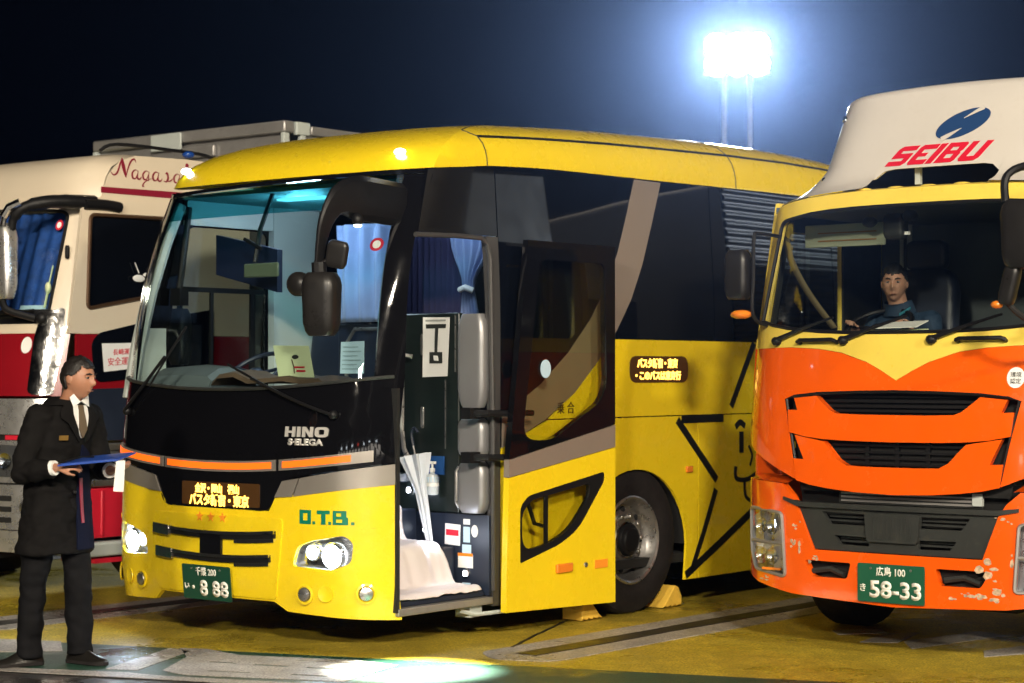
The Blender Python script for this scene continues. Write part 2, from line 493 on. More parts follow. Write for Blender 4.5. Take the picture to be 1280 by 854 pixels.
# white markings painted on the walkway
flat('road_marking', [(-1.6, -1.03), (-0.72, -0.63), (-0.36, -0.90), (-0.80, -1.36), (-1.9, -1.9)], 0.009, G_WHT)
flat('road_marking', [(-0.5, -1.73), (0.63, -1.22), (0.88, -1.18), (2.6, -0.52), (2.75, -0.58), (-0.4, -1.80)], 0.009, G_WHT)
flat('road_marking', [(0.42, -1.21), (0.05, -0.41), (0.25, -0.42), (0.60, -1.13)], 0.009, G_WHT)
hl = []
def slot(u, v, L, w):
    d = Vector((0.94, 0.338)); n_ = Vector((-0.338, 0.94)); c = Vector((u, v))
    return [tuple(c-d*L/2-n_*w/2), tuple(c+d*L/2-n_*w/2), tuple(c+d*L/2+n_*w/2), tuple(c-d*L/2+n_*w/2)]
slots = [slot(1.06, -0.53, 0.22, 0.05), slot(1.37, -0.42, 0.20, 0.045), slot(1.50, -0.66, 0.22, 0.04), slot(1.05, -0.85, 0.26, 0.035), slot(0.75, -0.62, 0.18, 0.04), slot(1.25, -0.20, 0.5, 0.03)]
flat('road_marking', [[(0.10, -0.37), (0.26, -0.29), (0.61, -0.35), (1.3, -0.06), (1.62, -0.06), (1.80, -0.70), (0.93, -1.08), (0.72, -1.05), (0.42, -0.60)]]+slots, 0.009, G_WHT)
for q in ([(2.78, 2.88), (2.99, 3.15), (3.12, 3.0), (2.92, 2.72)], [(3.20, 2.50), (3.12, 2.95), (3.28, 3.15), (3.40, 2.62)], [(3.60, 2.42), (3.40, 2.70), (3.55, 3.45), (3.78, 3.35)], [(4.1, 2.38), (3.98, 2.62), (4.1, 3.1), (4.4, 3.0)]):
    flat('road_marking', q, 0.009, G_WHT)

# ------------------------------------------------------------------ coach
RAKE = pchip([(0, .06), (.2, .035), (.45, 0), (1.2, 0.004), (1.5, .035), (2.0, .14), (2.5, .28), (2.95, .46), (3.2, .56)])
WID = pchip([(0, 1.245), (2, 1.245), (2.95, 1.2), (3.2, 1.185)])
ZB = pchip([(.40, 2.945), (1.0, 3.0), (1.3, 3.03), (2, 3.058), (3, 3.07), (5.5, 3.10), (12, 3.10)])
def sag(u, z=1.0):
    u = min(abs(u), 1.0); t = max(0, min(1, (z-1.6)/1.0)); t = t*t*(3-2*t)
    return .12*u*u+(.26-.11*t)*u**9
def bfr(u, v, d):
    w = WID(v)
    uu = max(-1.0, min(1.0, u/w))
    nx = (0.24*uu + 2.34*abs(uu)**8*(1 if uu > 0 else -1))
    k = 1/math.sqrt(1+nx*nx)
    return (u + d*nx*k, RAKE(v)+sag(uu, v) - d*k, v)
def bsd(u, v, d): return (WID(v)+d, u, v)          # entrance side (u = distance behind the front)
def bsr(u, v, d): return (-WID(v)-d, u, v)         # driver's side

BUS = tag(empty('coach', PB, -TH), 'yellow long-distance coach with open front door and star livery, parked between two trucks', 'coach')
B = BUS

# roof: stacked plan outlines from the drip edge up to the crown
def roof_outline(fy, fx, zf, back=11.9):
    pts = []
    ztop = pchip([(0.4, 3.29), (1.0, 3.335), (1.6, 3.38), (2.3, 3.43), (3, 3.47), (5, 3.53), (6.2, 3.50), (7.0, 3.42), (12, 3.40)])
    w = 1.2-fx
    ys = [back, 10, 8.5, 7.4, 7.0, 6.6, 6.2, 5.6, 5, 4.2, 3.5, 3, 2.6, 2.2, 1.9, 1.6, 1.4, 1.25, 1.1, 1.0]
    f0 = 0.46+fy
    side = [(w, y) for y in ys if y > f0+0.50]
    fr = []
    n = 28
    for k in range(n+1):
        u = math.cos(PI*k/n)
        s = (1 if u >= 0 else -1)*abs(u)**0.7
        fr.append((w*s, f0+0.12*s*s*(1-0.5*zf)+(0.15+.11*zf)*abs(s)**(9-5*zf)))
    while len(side) < len(ys): side.append((w, f0+0.42+0.05*(len(ys)-len(side))*0.2))
    side = sorted(side, key=lambda p: -p[1])
    line = side+fr+[(-x, y) for x, y in reversed(side)]
    out = []
    for x, y in line:
        zb = ZB(y)
        out.append(Vector((x, y, zb+(ztop(y)-zb)*zf)))
    return out
prof = [(0.015, 0.03, -0.02), (0, 0, 0), (.025, .004, .15), (.07, .016, .30), (.14, .04, .45), (.25, .085, .60), (.42, .165, .74), (.66, .29, .86), (1.0, .46, .94), (1.5, .70, .985), (2.2, 1.0, 1.0)]
mb = MB(); rings = [roof_outline(*p) for p in prof]
mb.loft(rings, cap=False, closed=False)
top = rings[-1]; nn = len(top)
mb.add(top, [(i, i+1, nn-2-i, nn-1-i) for i in range(nn//2-1)])
roof = mb.build('roof', YEL, B, sharp=40)
mb = MB(); g = rings[5]
mb.tube([p+Vector((0.006, 0, 0)) for p in g[:20] if p.y > 1.15], 0.009, 6)
mb.build('rain_gutter', BLKM, roof)
for yy in (1.2, 4.3, 7.2):
    mb = MB(); pts = []
    for r in rings[1:9]:
        c = [p for p in r[:22]]
        i = min(range(len(c)), key=lambda k: abs(c[k].y-yy-0.10*(1-(c[k].z-3.0)/0.45 if yy < 2 else 0)))
        pts.append(c[i]+Vector((0.003, 0, 0.001)))
    mb.tube(pts, 0.0035, 5)
    mb.build('roof_seam', GRYP, roof)
for sx in (0.98, -0.90):
    p_ = min(rings[3], key=lambda p: abs(p.x-sx)+(9 if p.y > 1.2 else 0))
    mb = MB(); mb.ell(p_+Vector((.01 if sx > 0 else -.01, -.022, .006)), (0.042, 0.03, 0.022)); cl = mb.build('clearance_lamp', MATS['small white lamp'], B)

# windscreen and front panels
WSB = lambda x: 1.60+0.075*(x/1.15)**2
WST = lambda x: 2.915+0.02*x+0.0*(x)
def span(f, a, b, n=12): return [(a+(b-a)*k/n, f(a+(b-a)*k/n)) for k in range(n+1)]
ws = panel('windscreen', span(WSB, -1.15, 1.13)+span(WST, 1.07, -1.12), bfr, GL, B, 0.0, 0.006, (0.08, 0.1))
panel('sunshade_band', span(lambda x: 2.72, -1.10, 1.06)+span(lambda x: WST(x)-0.01, 1.05, -1.09), bfr, GLT, ws, -0.012, 0.003, (0.08, 0.1))
for s in (1, -1):
    x0 = 1.135 if s > 0 else 1.152
    panel('windscreen_pillar', [(s*x0, 1.60), (s*1.236, 1.60), (s*1.200, 2.93), (s*(x0-0.062), 2.93)], bfr, BLK, B, 0.004, 0.05, (0.02, 0.1))
panel('windscreen_header', span(lambda x: WST(x)-0.002, -1.18, 1.19)+span(lambda x: WST(x)+0.022, 1.19, -1.18), bfr, BLK, B, 0.003, 0.03, (0.06, 0.1))
panel('front_panel', rp([(-1.236, 1.15), (-.60, 1.045), (-.50, .86), (-.44, .845), (.42, .838), (.47, .85), (.60, 1.042), (1.236, 1.15)], [0, .05, .04, .04, .04, .04, .05, 0])+span(lambda x: WSB(x)-0.004, 1.236, -1.236), bfr, BLK, B, 0.0, 0.02, (0.06, 0.1))
mb = MB(); mb.tube([bfr(x, WSB(x)-0.01, 0.012) for x in [-1.2+0.1*k for k in range(25)]], 0.012, 6); mb.build('windscreen_seal', GRYP, B)
for s in (1, -1):
    panel('silver_trim', [(s*.72, 1.052), (s*1.237, 1.142), (s*1.237, 1.018), (s*.67, .938)], bfr, SIL, B, 0.004, 0.02, (0.06, 0.1))
    panel('silver_trim', [(s*.585, 1.03), (s*.713, 1.050), (s*.662, .937), (s*.525, .928)], bfr, SIL, B, 0.010, 0.02, (0.06, 0.1))
strip_z = lambda x: 1.107+0.085*(x/1.15)**2
def band(f, a, b, h0, h1, n=10): return span(lambda x: f(x)+h0, a, b, n)+span(lambda x: f(x)+h1, b, a, n)
for a, b in ((-1.16, -.50), (-.475, .53), (.56, 1.15)):
    fr_ = panel('turn_lamp_strip', band(strip_z, a, b, -0.034, 0.034), bfr, SIL, B, 0.012, 0.012, (0.05, 0.1))
    panel('amber_lens', band(strip_z, a+.03, b-.03 if b < 1 else b-.10, -0.019, 0.021), bfr, TURN, fr_, 0.016, 0.004, (0.05, 0.1))
# bumper with openings for the head lamps
hlR = rp([(.66, .515), (.70, .635), (.80, .672), (1.02, .712), (1.066, .665), (1.055, .545), (.95, .50)], .035)
hlL = [(-u, v) for u, v in hlR][::-1]
bot = [(-1.237, .20), (-.62, .225), (-.54, .285), (.50, .285), (.60, .23), (1.237, .195)]
topb = [(1.237, 1.016), (.525, .926), (.475, .842), (-.46, .842), (-.525, .926), (-1.237, 1.016)]
fogs = [(.75, .345), (1.12, .36), (-.75, .345), (-1.12, .36)]
bump_ = panel('front_bumper', [bot+topb, hlR, hlL], bfr, YEL, B, 0.0, 0.03, (0.06, 0.08))
panel('bumper_moulding', rp([(-.56, .30), (.53, .30), (.56, .50), (.59, .80), (-.60, .80), (-.58, .50)], .03), bfr, YEL, bump_, 0.010, 0.012, (0.1, 0.1))
for s, hl_ in ((1, hlR), (-1, hlL)):
    h = panel('headlight', hl_, lambda u, v, d: bfr(u, v, d-0.07), CHR, B, 0.0, 0.01, (0.08, 0.08))
    mb = MB(); n_ = len(hl_)
    mb.loft([[Vector(bfr(u, v, -0.004)) for u, v in hl_], [Vector(bfr(u, v, -0.075)) for u, v in hl_]], cap=False)
    mb.build('lamp_bowl', STEEL, h)
    panel('lens', hl_, bfr, LENS, h, 0.006, 0.004, (0.05, 0.05))
    for cx, cz, r_, m_ in ((.935, .580, .072, HEAD), (.79, .60, .045, SMALL)):
        mb = MB(); p = Vector(bfr(s*cx, cz, -0.055))
        M = AX((s*0.12, -1, -0.05), p)
        mb.lathe([(r_*1.15, -0.01), (r_*1.2, 0.012), (r_*1.0, 0.02), (r_*0.96, 0.004)], 24, M); mb.build('reflector_ring', CHR, h)
        mb = MB(); mb.lathe([(r_*0.93, 0.004), (r_*0.7, 0.012), (r_*0.3, 0.017), (0.004, 0.018)], 20, M, True); mb.build('bulb', m_, h)
HLS = [(s_, bfr(s_*.88, .60, -.02)) for s_ in (1, -1)]
for cx, cz in fogs:
    p = Vector(bfr(cx, cz, 0.004)); q = Vector(bfr(cx, cz, 0.05)); M = AX((q-p), p)
    mb = MB(); mb.lathe([(.062, -.004), (.064, .004), (.05, .008), (.045, -.002)], 24, M); f_ = mb.build('fog_lamp', YEL, B)
    mb = MB(); mb.lathe([(.044, .0), (.04, .012), (.02, .018), (.002, .02)], 20, M, True); mb.build('lens', STEEL, f_)
for s in (1, -1):
    p = Vector(bfr(s*.90, .355, .002)); q = Vector(bfr(s*.90, .355, .05)); M = AX((q-p), p)
    mb = MB(); mb.lathe([(.052, .0), (.05, .006), (.044, .004), (.002, .002)], 22, M, True); mb.build('tow_cover', YEL, B)
    panel('washer_cover', rp([(s*1.10, .72), (s*1.19, .73), (s*1.19, .76), (s*1.10, .75)], .008), bfr, YEL, B, 0.005, 0.006, (0.05, 0.05))
# grille bars
for z0, w0, w1 in ((.70, -.56, .54), (.555, -.53, .50)):
    zz = lambda x, z0=z0: z0-0.025*(1-(x/.55)**2)
    br = panel('grille_bar', band(zz, w0, w1, -0.022, 0.022), bfr, BLKM, B, 0.028, 0.02, (0.06, 0.1))
    panel('chrome_edge', band(zz, w0, w1, 0.006, 0.026), bfr, CHR, br, 0.036, 0.02, (0.06, 0.1))
    panel('grille_gap', band(zz, .20, w1-.01, -0.045, -0.022), bfr, CHR, br, 0.022, 0.012, (0.06, 0.1))
    panel('grille_tip', band(zz, w0, w0+.16, -0.035, 0.03), bfr, CHR, br, 0.040, 0.02, (0.06, 0.1))
panel('grille_centre', rect(-.10, .09, .545, .68, .01), bfr, BLK, B, 0.030, 0.02, (0.1, 0.1))
# three orange stars
def star5(cx, cz, r, a0=PI/2, q=0.42): return [(cx+(r if k % 2 == 0 else r*q)*math.cos(a0+PI*k/5), cz+(r if k % 2 == 0 else r*q)*math.sin(a0+PI*k/5)) for k in range(10)]
for k in range(3): panel('star_emblem', star5(-.12+.105*k, .785, .034), bfr, ORS, B, 0.016, 0.003, None)
# front destination display
dd = panel('destination_display', rect(-.30, .40, .858, 1.005, .012), bfr, LEDB, B, 0.008, 0.012, (0.06, 0.1))
def led_text(body, size, cu, cv, fn, width, par, off):
    return lettering('display_text', body, size, cu, cv, fn, LED, par, off=off, width=width, bold=0.0022)
led_text('金沢・岡山　福山', .062, .03, .965, bfr, .40, dd, 0.012)
led_text('バスタ新宿・東京', .078, .045, .893, bfr, .54, dd, 0.012)
# maker's letters
def hino_poly():
    H = [[(0, 0), (.2, 0), (.2, .38), (.52, .38), (.52, 0), (.72, 0), (.72, 1), (.52, 1), (.52, .6), (.2, .6), (.2, 1), (0, 1)]]
    I = [[(0, 0), (.22, 0), (.22, 1), (0, 1)]]
    N_ = [[(0, 0), (.2, 0), (.2, .62), (.52, 0), (.74, 0), (.74, 1), (.54, 1), (.54, .4), (.22, 1), (0, 1)]]
    O_ = [rp([(0, 0), (.86, 0), (.86, 1), (0, 1)], .32), rp([(.24, .25), (.62, .25), (.62, .75), (.24, .75)], .12)]
    return [(H, 0), (I, .88), (N_, 1.25), (O_, 2.13)]
for lp, x0 in hino_poly():
    panel('maker_letter', [[(.60+.105*(x0+u), 1.303+.062*v) for u, v in q] for q in lp], bfr, SILL, B, 0.010, 0.010, (0.05, 0.1))
lettering('model_lettering', 'S·ELEGA', .052, .755, 1.272, bfr, SILL, B, off=0.008, width=.26, bold=.003)
# operator letters, blocky green
def blk(lp, x0, w, z0=.775, h=.085): return [[(x0+u*w, z0+v*h) for u, v in q] for q in lp]
otb = [([[(0, 0), (1, 0), (1, 1), (0, 1)], [(.3, .25), (.3, .78), (.72, .78), (.72, .25)]], .72, .082),
       ([[(0, 0), (1, 0), (1, 1), (0, 1)]], .815, .017),
       ([[(.35, 0), (.68, 0), (.68, .75), (1, .75), (1, 1), (0, 1), (0, .75), (.35, .75)]], .845, .085),
       ([[(0, 0), (1, 0), (1, 1), (0, 1)]], .922, .017),
       ([[(0, 0), (1.1, 0), (1.1, .5), (.98, .56), (.98, 1), (0, 1)], [(.25, .16), (.25, .40), (.7, .40), (.7, .16)], [(.25, .60), (.25, .84), (.62, .84), (.62, .60)]], .950, .080),
       ([[(0, 0), (1, 0), (1, 1), (0, 1)]], 1.053, .017)]
for lp, x0, w in otb:
    dot = w < .03
    panel('operator_letter', blk(lp, x0, w, .775, .018 if dot else .085), bfr, GRN, B, 0.004, 0.004, (0.05, 0.1))
# number plate hangs below the moulding
PT = Matrix.Rotation(R(-6), 4, 'X')
def plate(parent, cx, cz, fy, body1, body2, kana, mt, wide=.44, high=.22, tilt=0):
    def fn(u, v, d):
        p = Matrix.Rotation(R(tilt), 4, 'X') @ Vector((u, -d, v))
        return (cx+p.x, fy+p.y, cz+p.z)
    pl = panel('number_plate', rect(-wide/2, wide/2, -high/2, high/2, .012), fn, mt, parent, 0.0, 0.006, None)
    lettering('plate_text', body1, .058, 0.0, .070, fn, WHT, pl, off=.003, width=.19, bold=.001)
    lettering('plate_text', kana, .05, -.182, -.03, fn, WHT, pl, off=.003, bold=.001)
    lettering('plate_text', body2, .135, .030, -.035, fn, WHT, pl, off=.003, width=.335, bold=.004)
    for u in (-.13, .13):
        mb = MB(); mb.lathe([(.008, 0), (.007, .004), (.001, .005)], 8, AX((0, -1, 0), fn(u, .085, 0))); mb.build('bolt', STEEL, pl)
    return pl
plate(B, -.03, .372, -.035, '千葉 200', '· 8 88', 'い', PLGD, tilt=6)
# wipers
for pts in ([(.94, 1.44), (.66, 1.53), (.30, 1.66)], [(-.95, 1.44), (-.75, 1.60), (-.55, 1.80)]):
    mb = MB(); mb.tube([bfr(u, v, .04) for u, v in catmull([(a, b, 0) for a, b in pts], 5) and [(p.x, p.y) for p in catmull([(a, b, 0) for a, b in pts], 5)]], 0.011, 6)
    p = bfr(*pts[0], .02); mb.ell(p, (.03, .03, .03), 10, 6); wp = mb.build('wiper', BLKM, B)
    a, b = pts[-1], pts[1]
    mb = MB(); mb.tube([bfr(a[0]+(k-4)*.06*(1 if a[0] > 0 else .6), a[1]-(k-4)*.022*(1 if a[0] > 0 else -2.2), .022) for k in range(9)], 0.008, 5); mb.build('wiper_blade', BLKM, wp)

# entrance side: black upper band, livery film, yellow lower panels
zt = lambda y: ZB(y)-0.004
panel('door_header', [(.56, 2.565), (1.325, 2.575)]+span(zt, 1.325, .68, 6), bsd, BLK, B, 0.0, 0.03, (0.2, 0.1))
swo_lo = [(3.209, 3.06), (3.07, 2.75), (2.93, 2.46), (2.78, 2.21), (2.60, 1.985), (2.38, 1.77), (2.12, 1.56), (1.80, 1.385), (1.345, 1.21)]
swo_hi = [(2.882, 3.06), (2.77, 2.80), (2.64, 2.53), (2.50, 2.30), (2.30, 2.06), (2.05, 1.83), (1.75, 1.62), (1.345, 1.41)]
panel('livery_swoosh', swo_lo+swo_hi[::-1], bsd, SWO, B, 0.003, 0.004, (0.1, 0.1))
panel('upper_side_panel', [(1.335, 1.40), (2.0, 1.75), (2.62, 2.30), (2.62, 1.93), (3.83, 1.93)]+span(zt, 3.83, 1.335, 10), bsd, WIN, B, 0.0, 0.02, (0.25, 0.1))
for a, b in ((3.845, 5.6), (5.615, 7.4), (7.415, 9.2), (9.215, 11.7)):
    panel('side_window', rp([(a, 1.93), (b, 1.93), (b, zt(b)), (a, zt(a))], .02), bsd, WIN, B, -0.002, 0.02, (0.3, 0.12))
arch = ellipse(2.83, .45, .635, .565, 20, 0, PI)+[(2.195, .45)]
up = lambda y: 1.21+0.045*(y-1.345)
panel('side_panel', [(1.85, 1.388), (4.6, 1.388), (4.6, 1.926), (2.54, 1.926), (2.38, 1.76), (2.12, 1.555)], bsd, YEL, B, 0.0, 0.02, (0.3, 0.12))
panel('side_panel', [(4.61, 1.388), (8.0, 1.388), (8.0, 1.926), (4.61, 1.926)], bsd, YEL, B, 0.0, 0.02, (0.3, 0.12))
panel('side_panel', [(8.01, 1.388), (11.8, 1.388), (11.8, 1.926), (8.01, 1.926)], bsd, YEL, B, 0.0, 0.02, (0.3, 0.12))
panel('skirt_panel', [(1.345, .20), (2.195, .20)]+[p for p in ellipse(2.83, .45, .635, .565, 20, PI, 0)]+[(3.465, .45), (3.44, .195), (3.612, .195), (3.612, 1.380), (1.84, 1.380), (1.345, 1.205)], bsd, YEL, B, 0.0, 0.02, (0.15, 0.1))
panel('skirt_panel', [(3.62, .195), (5.6, .20), (5.6, 1.380), (3.62, 1.380)], bsd, YEL, B, 0.0, 0.02, (0.3, 0.12))
panel('skirt_panel', [(5.61, .20), (8.22, .20), (8.22, .45)]+ellipse(8.9, .45, .68, .58, 20, PI, 0)+[(9.58, .45), (9.58, .20), (11.8, .22), (11.8, 1.380), (5.61, 1.380)], bsd, YEL, B, 0.0, 0.02, (0.3, 0.12))
# wheel housing
for wy in (2.83, 8.9):
    mb = MB()
    for s in (1, -1):
        o_ = ellipse(wy, .45, .66, .60, 16, 0, PI)+[(wy-.66, .45), (wy-.66, .2)]
        mb.loft([[Vector((s*1.225, y, z)) for y, z in o_], [Vector((s*.62, y, z)) for y, z in o_]], cap=False, closed=False)
    mb.build('wheel_housing', VOID, B)
# side destination display
sd = panel('side_display', rect(2.755, 3.475, 1.625, 1.812, .075, 8), bsd, LEDB, B, 0.006, 0.01, None)
led_text('バスタ新宿・東京', .070, 3.09, 1.762, bsd, .50, sd, .010)
led_text('・このバスは東京行', .066, 3.10, 1.675, bsd, .56, sd, .010)
# star figure in black line
def sk(pts, w, nm='star_graphic'): panel(nm, stroke(pts, w), bsd, BLKM, B, 0.004, 0.004, (0.4, 0.4))
def msk(pts, w):
    sk(pts, w)
    sk([(2*4.46-u, v) for u, v in pts], w)
msk([(4.38, 1.92), (4.06, 1.44)], .055)
msk([(3.40, 1.358), (3.95, 1.358)], .060)
msk([(3.345, 1.352), (3.60, 1.13), (3.86, .90)], .058)
msk([(3.85, .83), (3.69, .53), (3.52, .24)], .050)
msk([(3.45, .225), (3.90, .43), (4.40, .665)], .058)
sk([(p.x, p.y) for p in catmull([(4.12, 1.285, 0), (4.18, 1.32, 0), (4.25, 1.29, 0)], 4)], .045)
sk([(4.20, 1.25), (4.20, 1.09)], .055)
sk([(p.x, p.y) for p in catmull([(4.30, 1.14, 0), (4.35, 1.07, 0), (4.32, .99, 0)], 4)], .02)
sk([(p.x, p.y) for p in catmull([(4.12, .99, 0), (4.13, .90, 0), (4.30, .89, 0), (4.52, .97, 0)], 5)], .035)
sk([(p.x, p.y) for p in catmull([(4.24, .88, 0), (4.26, .76, 0), (4.36, .71, 0)], 5)], .028)
lettering('body_text', '乗合', .085, 2.02, 1.46, bsd, BLKM, B, off=.004, spacing=1.6)
mb = MB(); mb.box(1.247, 1.262, 3.45, 3.53, .97, 1.015); mb.build('marker_lamp', AMB, B, bevel=.006)

# driver's side and rear
panel('far_side_wall', [[(.43, .22), (11.8, .22), (11.8, 3.0), (.74, 2.95), (.58, 2.5), (.46, 2.0), (.43, 1.6)], rp([(.60, 1.50), (1.62, 1.50), (1.62, 2.72), (.84, 2.72)], .08)], bsr, BLK, B, 0.0, 0.02, (0.4, 0.2))
panel('far_side_band', rp([(1.70, 1.93), (11.7, 1.93), (11.7, 3.02), (1.80, 3.0)], .05), bsr, WIN, B, 0.012, 0.006, (0.5, 0.2))
panel('far_side_yellow', [(.42, .23), (11.7, .23), (11.7, 1.46), (.39, 1.46)], bsr, YEL, B, 0.010, 0.006, (0.5, 0.2))
mb = MB(); mb.box(-1.22, 1.22, 11.78, 11.9, .25, 3.1); mb.build('rear_wall', YEL, B, bevel=.05)
dw = panel('driver_window', rp([(.60, 1.50), (1.62, 1.50), (1.62, 2.72), (.84, 2.72)], .08), bsr, GLY, B, -0.004, 0.005, (0.5, 0.2))
for q in ((.74, 1.62, 2.265, 2.30), (1.09, 1.115, 1.52, 2.27), (1.48, 1.52, 1.52, 2.27)):
    panel('window_bar', rect(*q), bsr, BLKM, dw, 0.004, 0.02, None)
mb = MB(); mb.box(-1.20, 1.2, 1.45, 11.8, .32, .38); mb.build('chassis_floor', VOID, B)

# open door, swung out and parked along the side
DX = 1.405
def dfn(u, v, d): return (DX+d, u, v)
door = panel('entrance_door', [[(1.226, 1.145), (2.366, 1.345), (2.366, 2.55), (1.422, 2.55)], rp([(1.36, 1.27), (1.66, 1.25), (2.20, 1.50), (2.27, 1.62), (2.25, 2.43), (1.55, 2.43)], [.12, .12, .10, .05, .06, .06])], dfn, BLK, B, 0.0, 0.045, None)
panel('door_glass', rp([(1.352, 1.262), (1.66, 1.242), (2.205, 1.494), (2.277, 1.615), (2.257, 2.437), (1.543, 2.437)], [.12, .12, .10, .05, .06, .06]), dfn, GLD, door, -0.006, 0.006, None)
panel('door_sticker', ellipse(1.60, 1.72, .055, .06, 20), dfn, PAPB, door, .001, .002, None)
panel('door_film', [(1.222, 1.030), (2.366, 1.192), (2.366, 1.341), (1.226, 1.141)], dfn, SWO, door, 0.001, 0.045, None)
lw = rp([(1.335, .475), (1.335, .84), (1.42, .905), (2.245, 1.03), (2.245, .965), (1.96, .66), (1.75, .57)], [.02, .06, .04, .03, .03, .12, .05])
panel('door_panel', [[(1.194, .175), (2.366, .14), (2.366, 1.188), (1.222, 1.026)], lw], dfn, YEL, door, 0.0, 0.045, None)
lf = rp([(1.36, .55), (1.36, .80), (1.46, .875), (2.08, .955), (2.08, .87), (1.86, .66), (1.62, .58)], [.12, .1, .05, .06, .06, .12, .08])
panel('lower_window_frame', [lw, lf], dfn, BLKM, door, -0.004, 0.03, None)
panel('lower_window', lf, dfn, GLD, door, -0.012, 0.005, None)
mb = MB(); mb.box(DX-.02, DX-.012, 1.60, 1.64, .57, .92); mb.tube([(DX-.03, 1.45, .86), (DX-.03, 1.52, .72), (DX-.03, 1.60, .70)], .014, 6); mb.build('window_stay', BLKM, door)
mb = MB(); mb.box(DX+.001, DX+.022, 1.70, 1.87, .385, .445); mb.build('side_lamp', AMB, door, bevel=.008)
mb = MB(); mb.lathe([(.018, 0), (.016, .008), (.002, .009)], 14, AX((1, 0, 0), (DX, 2.03, .418)), True); mb.build('door_lock', STEEL, door)
mb = MB(); mb.box(DX+.001, DX+.007, 2.13, 2.27, .385, .44); mb.build('reflector', ORS, door)
mb = MB(); mb.box(1.25, 1.38, 1.33, 1.36, .17, 1.12); mb.build('door_edge', YEL, B, bevel=.01)
for z in (1.435, 1.155):
    mb = MB(); mb.tube([(1.16, 1.10, z), (1.30, 1.14, z), (1.345, 1.30, z), (1.375, 1.50, z)], [.026, .022, .02, .02], 8); mb.box(1.14, 1.22, 1.06, 1.16, z-.035, z+.035); mb.build('door_hinge_arm', BLKM, B)
# door frame: jambs and sill
mb = MB(); mb.box(1.17, 1.243, .345, .372, .24, 1.60); mb.build('door_jamb', VOID, B)
panel('door_jamb', [(1.262, .2), (1.335, .2), (1.335, 2.57), (1.222, 2.57), (1.235, 2.45), (1.268, 1.2)], bsd, JAMB, B, -0.004, 0.05, (.3, .2))
mb = MB(); mb.tube([(1.225, .53, 2.545), (1.225, .9, 2.557), (1.228, 1.16, 2.555), (1.232, 1.215, 2.52), (1.238, 1.235, 2.42), (1.243, 1.255, 1.3), (1.243, 1.262, .3)], .016, 8); mb.build('door_seal', JAMB, B)
mb = MB(); mb.box(1.16, 1.245, .36, 1.26, .215, .262); mb.build('door_sill', ALU, B, bevel=.006)
mb = MB(); mb.box(1.08, 1.20, 1.08, 1.20, .14, .21); mb.tube([(1.18, 1.0, .19), (1.22, 1.12, .16), (1.30, 1.3, .17)], .014, 6); mb.build('door_mechanism', PALEG, B)

# wheels
def wheel(name, x, y, out, parent, r=.52, w=.29, mrim=STEEL, spokes=10):
    root = empty(name, (x, y, r), 0, parent)
    M = AX((out, 0, 0))
    mb = MB(); h = w/2
    mb.lathe([(.29, -h*.8), (.33, -h), (r*.86, -h), (r*.97, -h*.86), (r, -h*.66), (r, h*.66), (r*.97, h*.86), (r*.86, h), (.36, h*.97), (.305, h*.84), (.29, h*.6)], 56, M)
    mb.build('tyre', RUB, root, sharp=25)
    mb = MB()
    prof = [(.305, h*.80), (.312, h*.92), (.300, h*.97), (.285, h*.90), (.272, h*.55), (.255, h*.35), (.245, h*.22), (.235, h*.2), (.16, h*.42), (.15, h*.45), (.149, h*.48), (.10, h*.50)]
    mb.lathe(prof, 48, M); rim = mb.build('rim', mrim, root, sharp=40)
    mb = MB()
    mb.lathe([(.115, h*.48), (.115, h*.72), (.108, h*.80), (.085, h*.86), (.078, h*.95), (.05, h*1.0), (.004, h*1.0)], 32, M, True); mb.build('hub', BLKM, root)
    mb = MB(); mb.lathe([(.128, h*.45), (.128, h*.62), (.117, h*.64)], 32, M); mb.build('hub_ring', CHR, root)
    for k in range(10):
        a = 2*PI*k/10
        mb = MB(); mb.lathe([(.019, 0), (.018, .03), (.012, .036), (.002, .037)], 8, M @ Matrix.Translation((.168*math.cos(a), .168*math.sin(a), h*.40)), True); mb.build('wheel_nut', STEEL, rim)
    for k in range(8):
        a = 2*PI*(k+.5)/8
        mb = MB(); mb.ell(M @ Vector((.212*math.cos(a), .212*math.sin(a), h*.27)), (.012, .026, .026), 10, 6); mb.build('hand_hole', VOID, rim)
    return root
wf = wheel('wheel', 1.085, 2.83, 1, B)
wf.rotation_euler = (R(20), 0, R(-2))
for x, y, o_ in ((-1.085, 2.83, -1), (1.085, 8.9, 1), (-1.085, 8.9, -1)):
    c = copy_tree(wf, B); c.location = (x, y, .52); c.rotation_euler = (R(50), 0, 0 if o_ > 0 else PI)

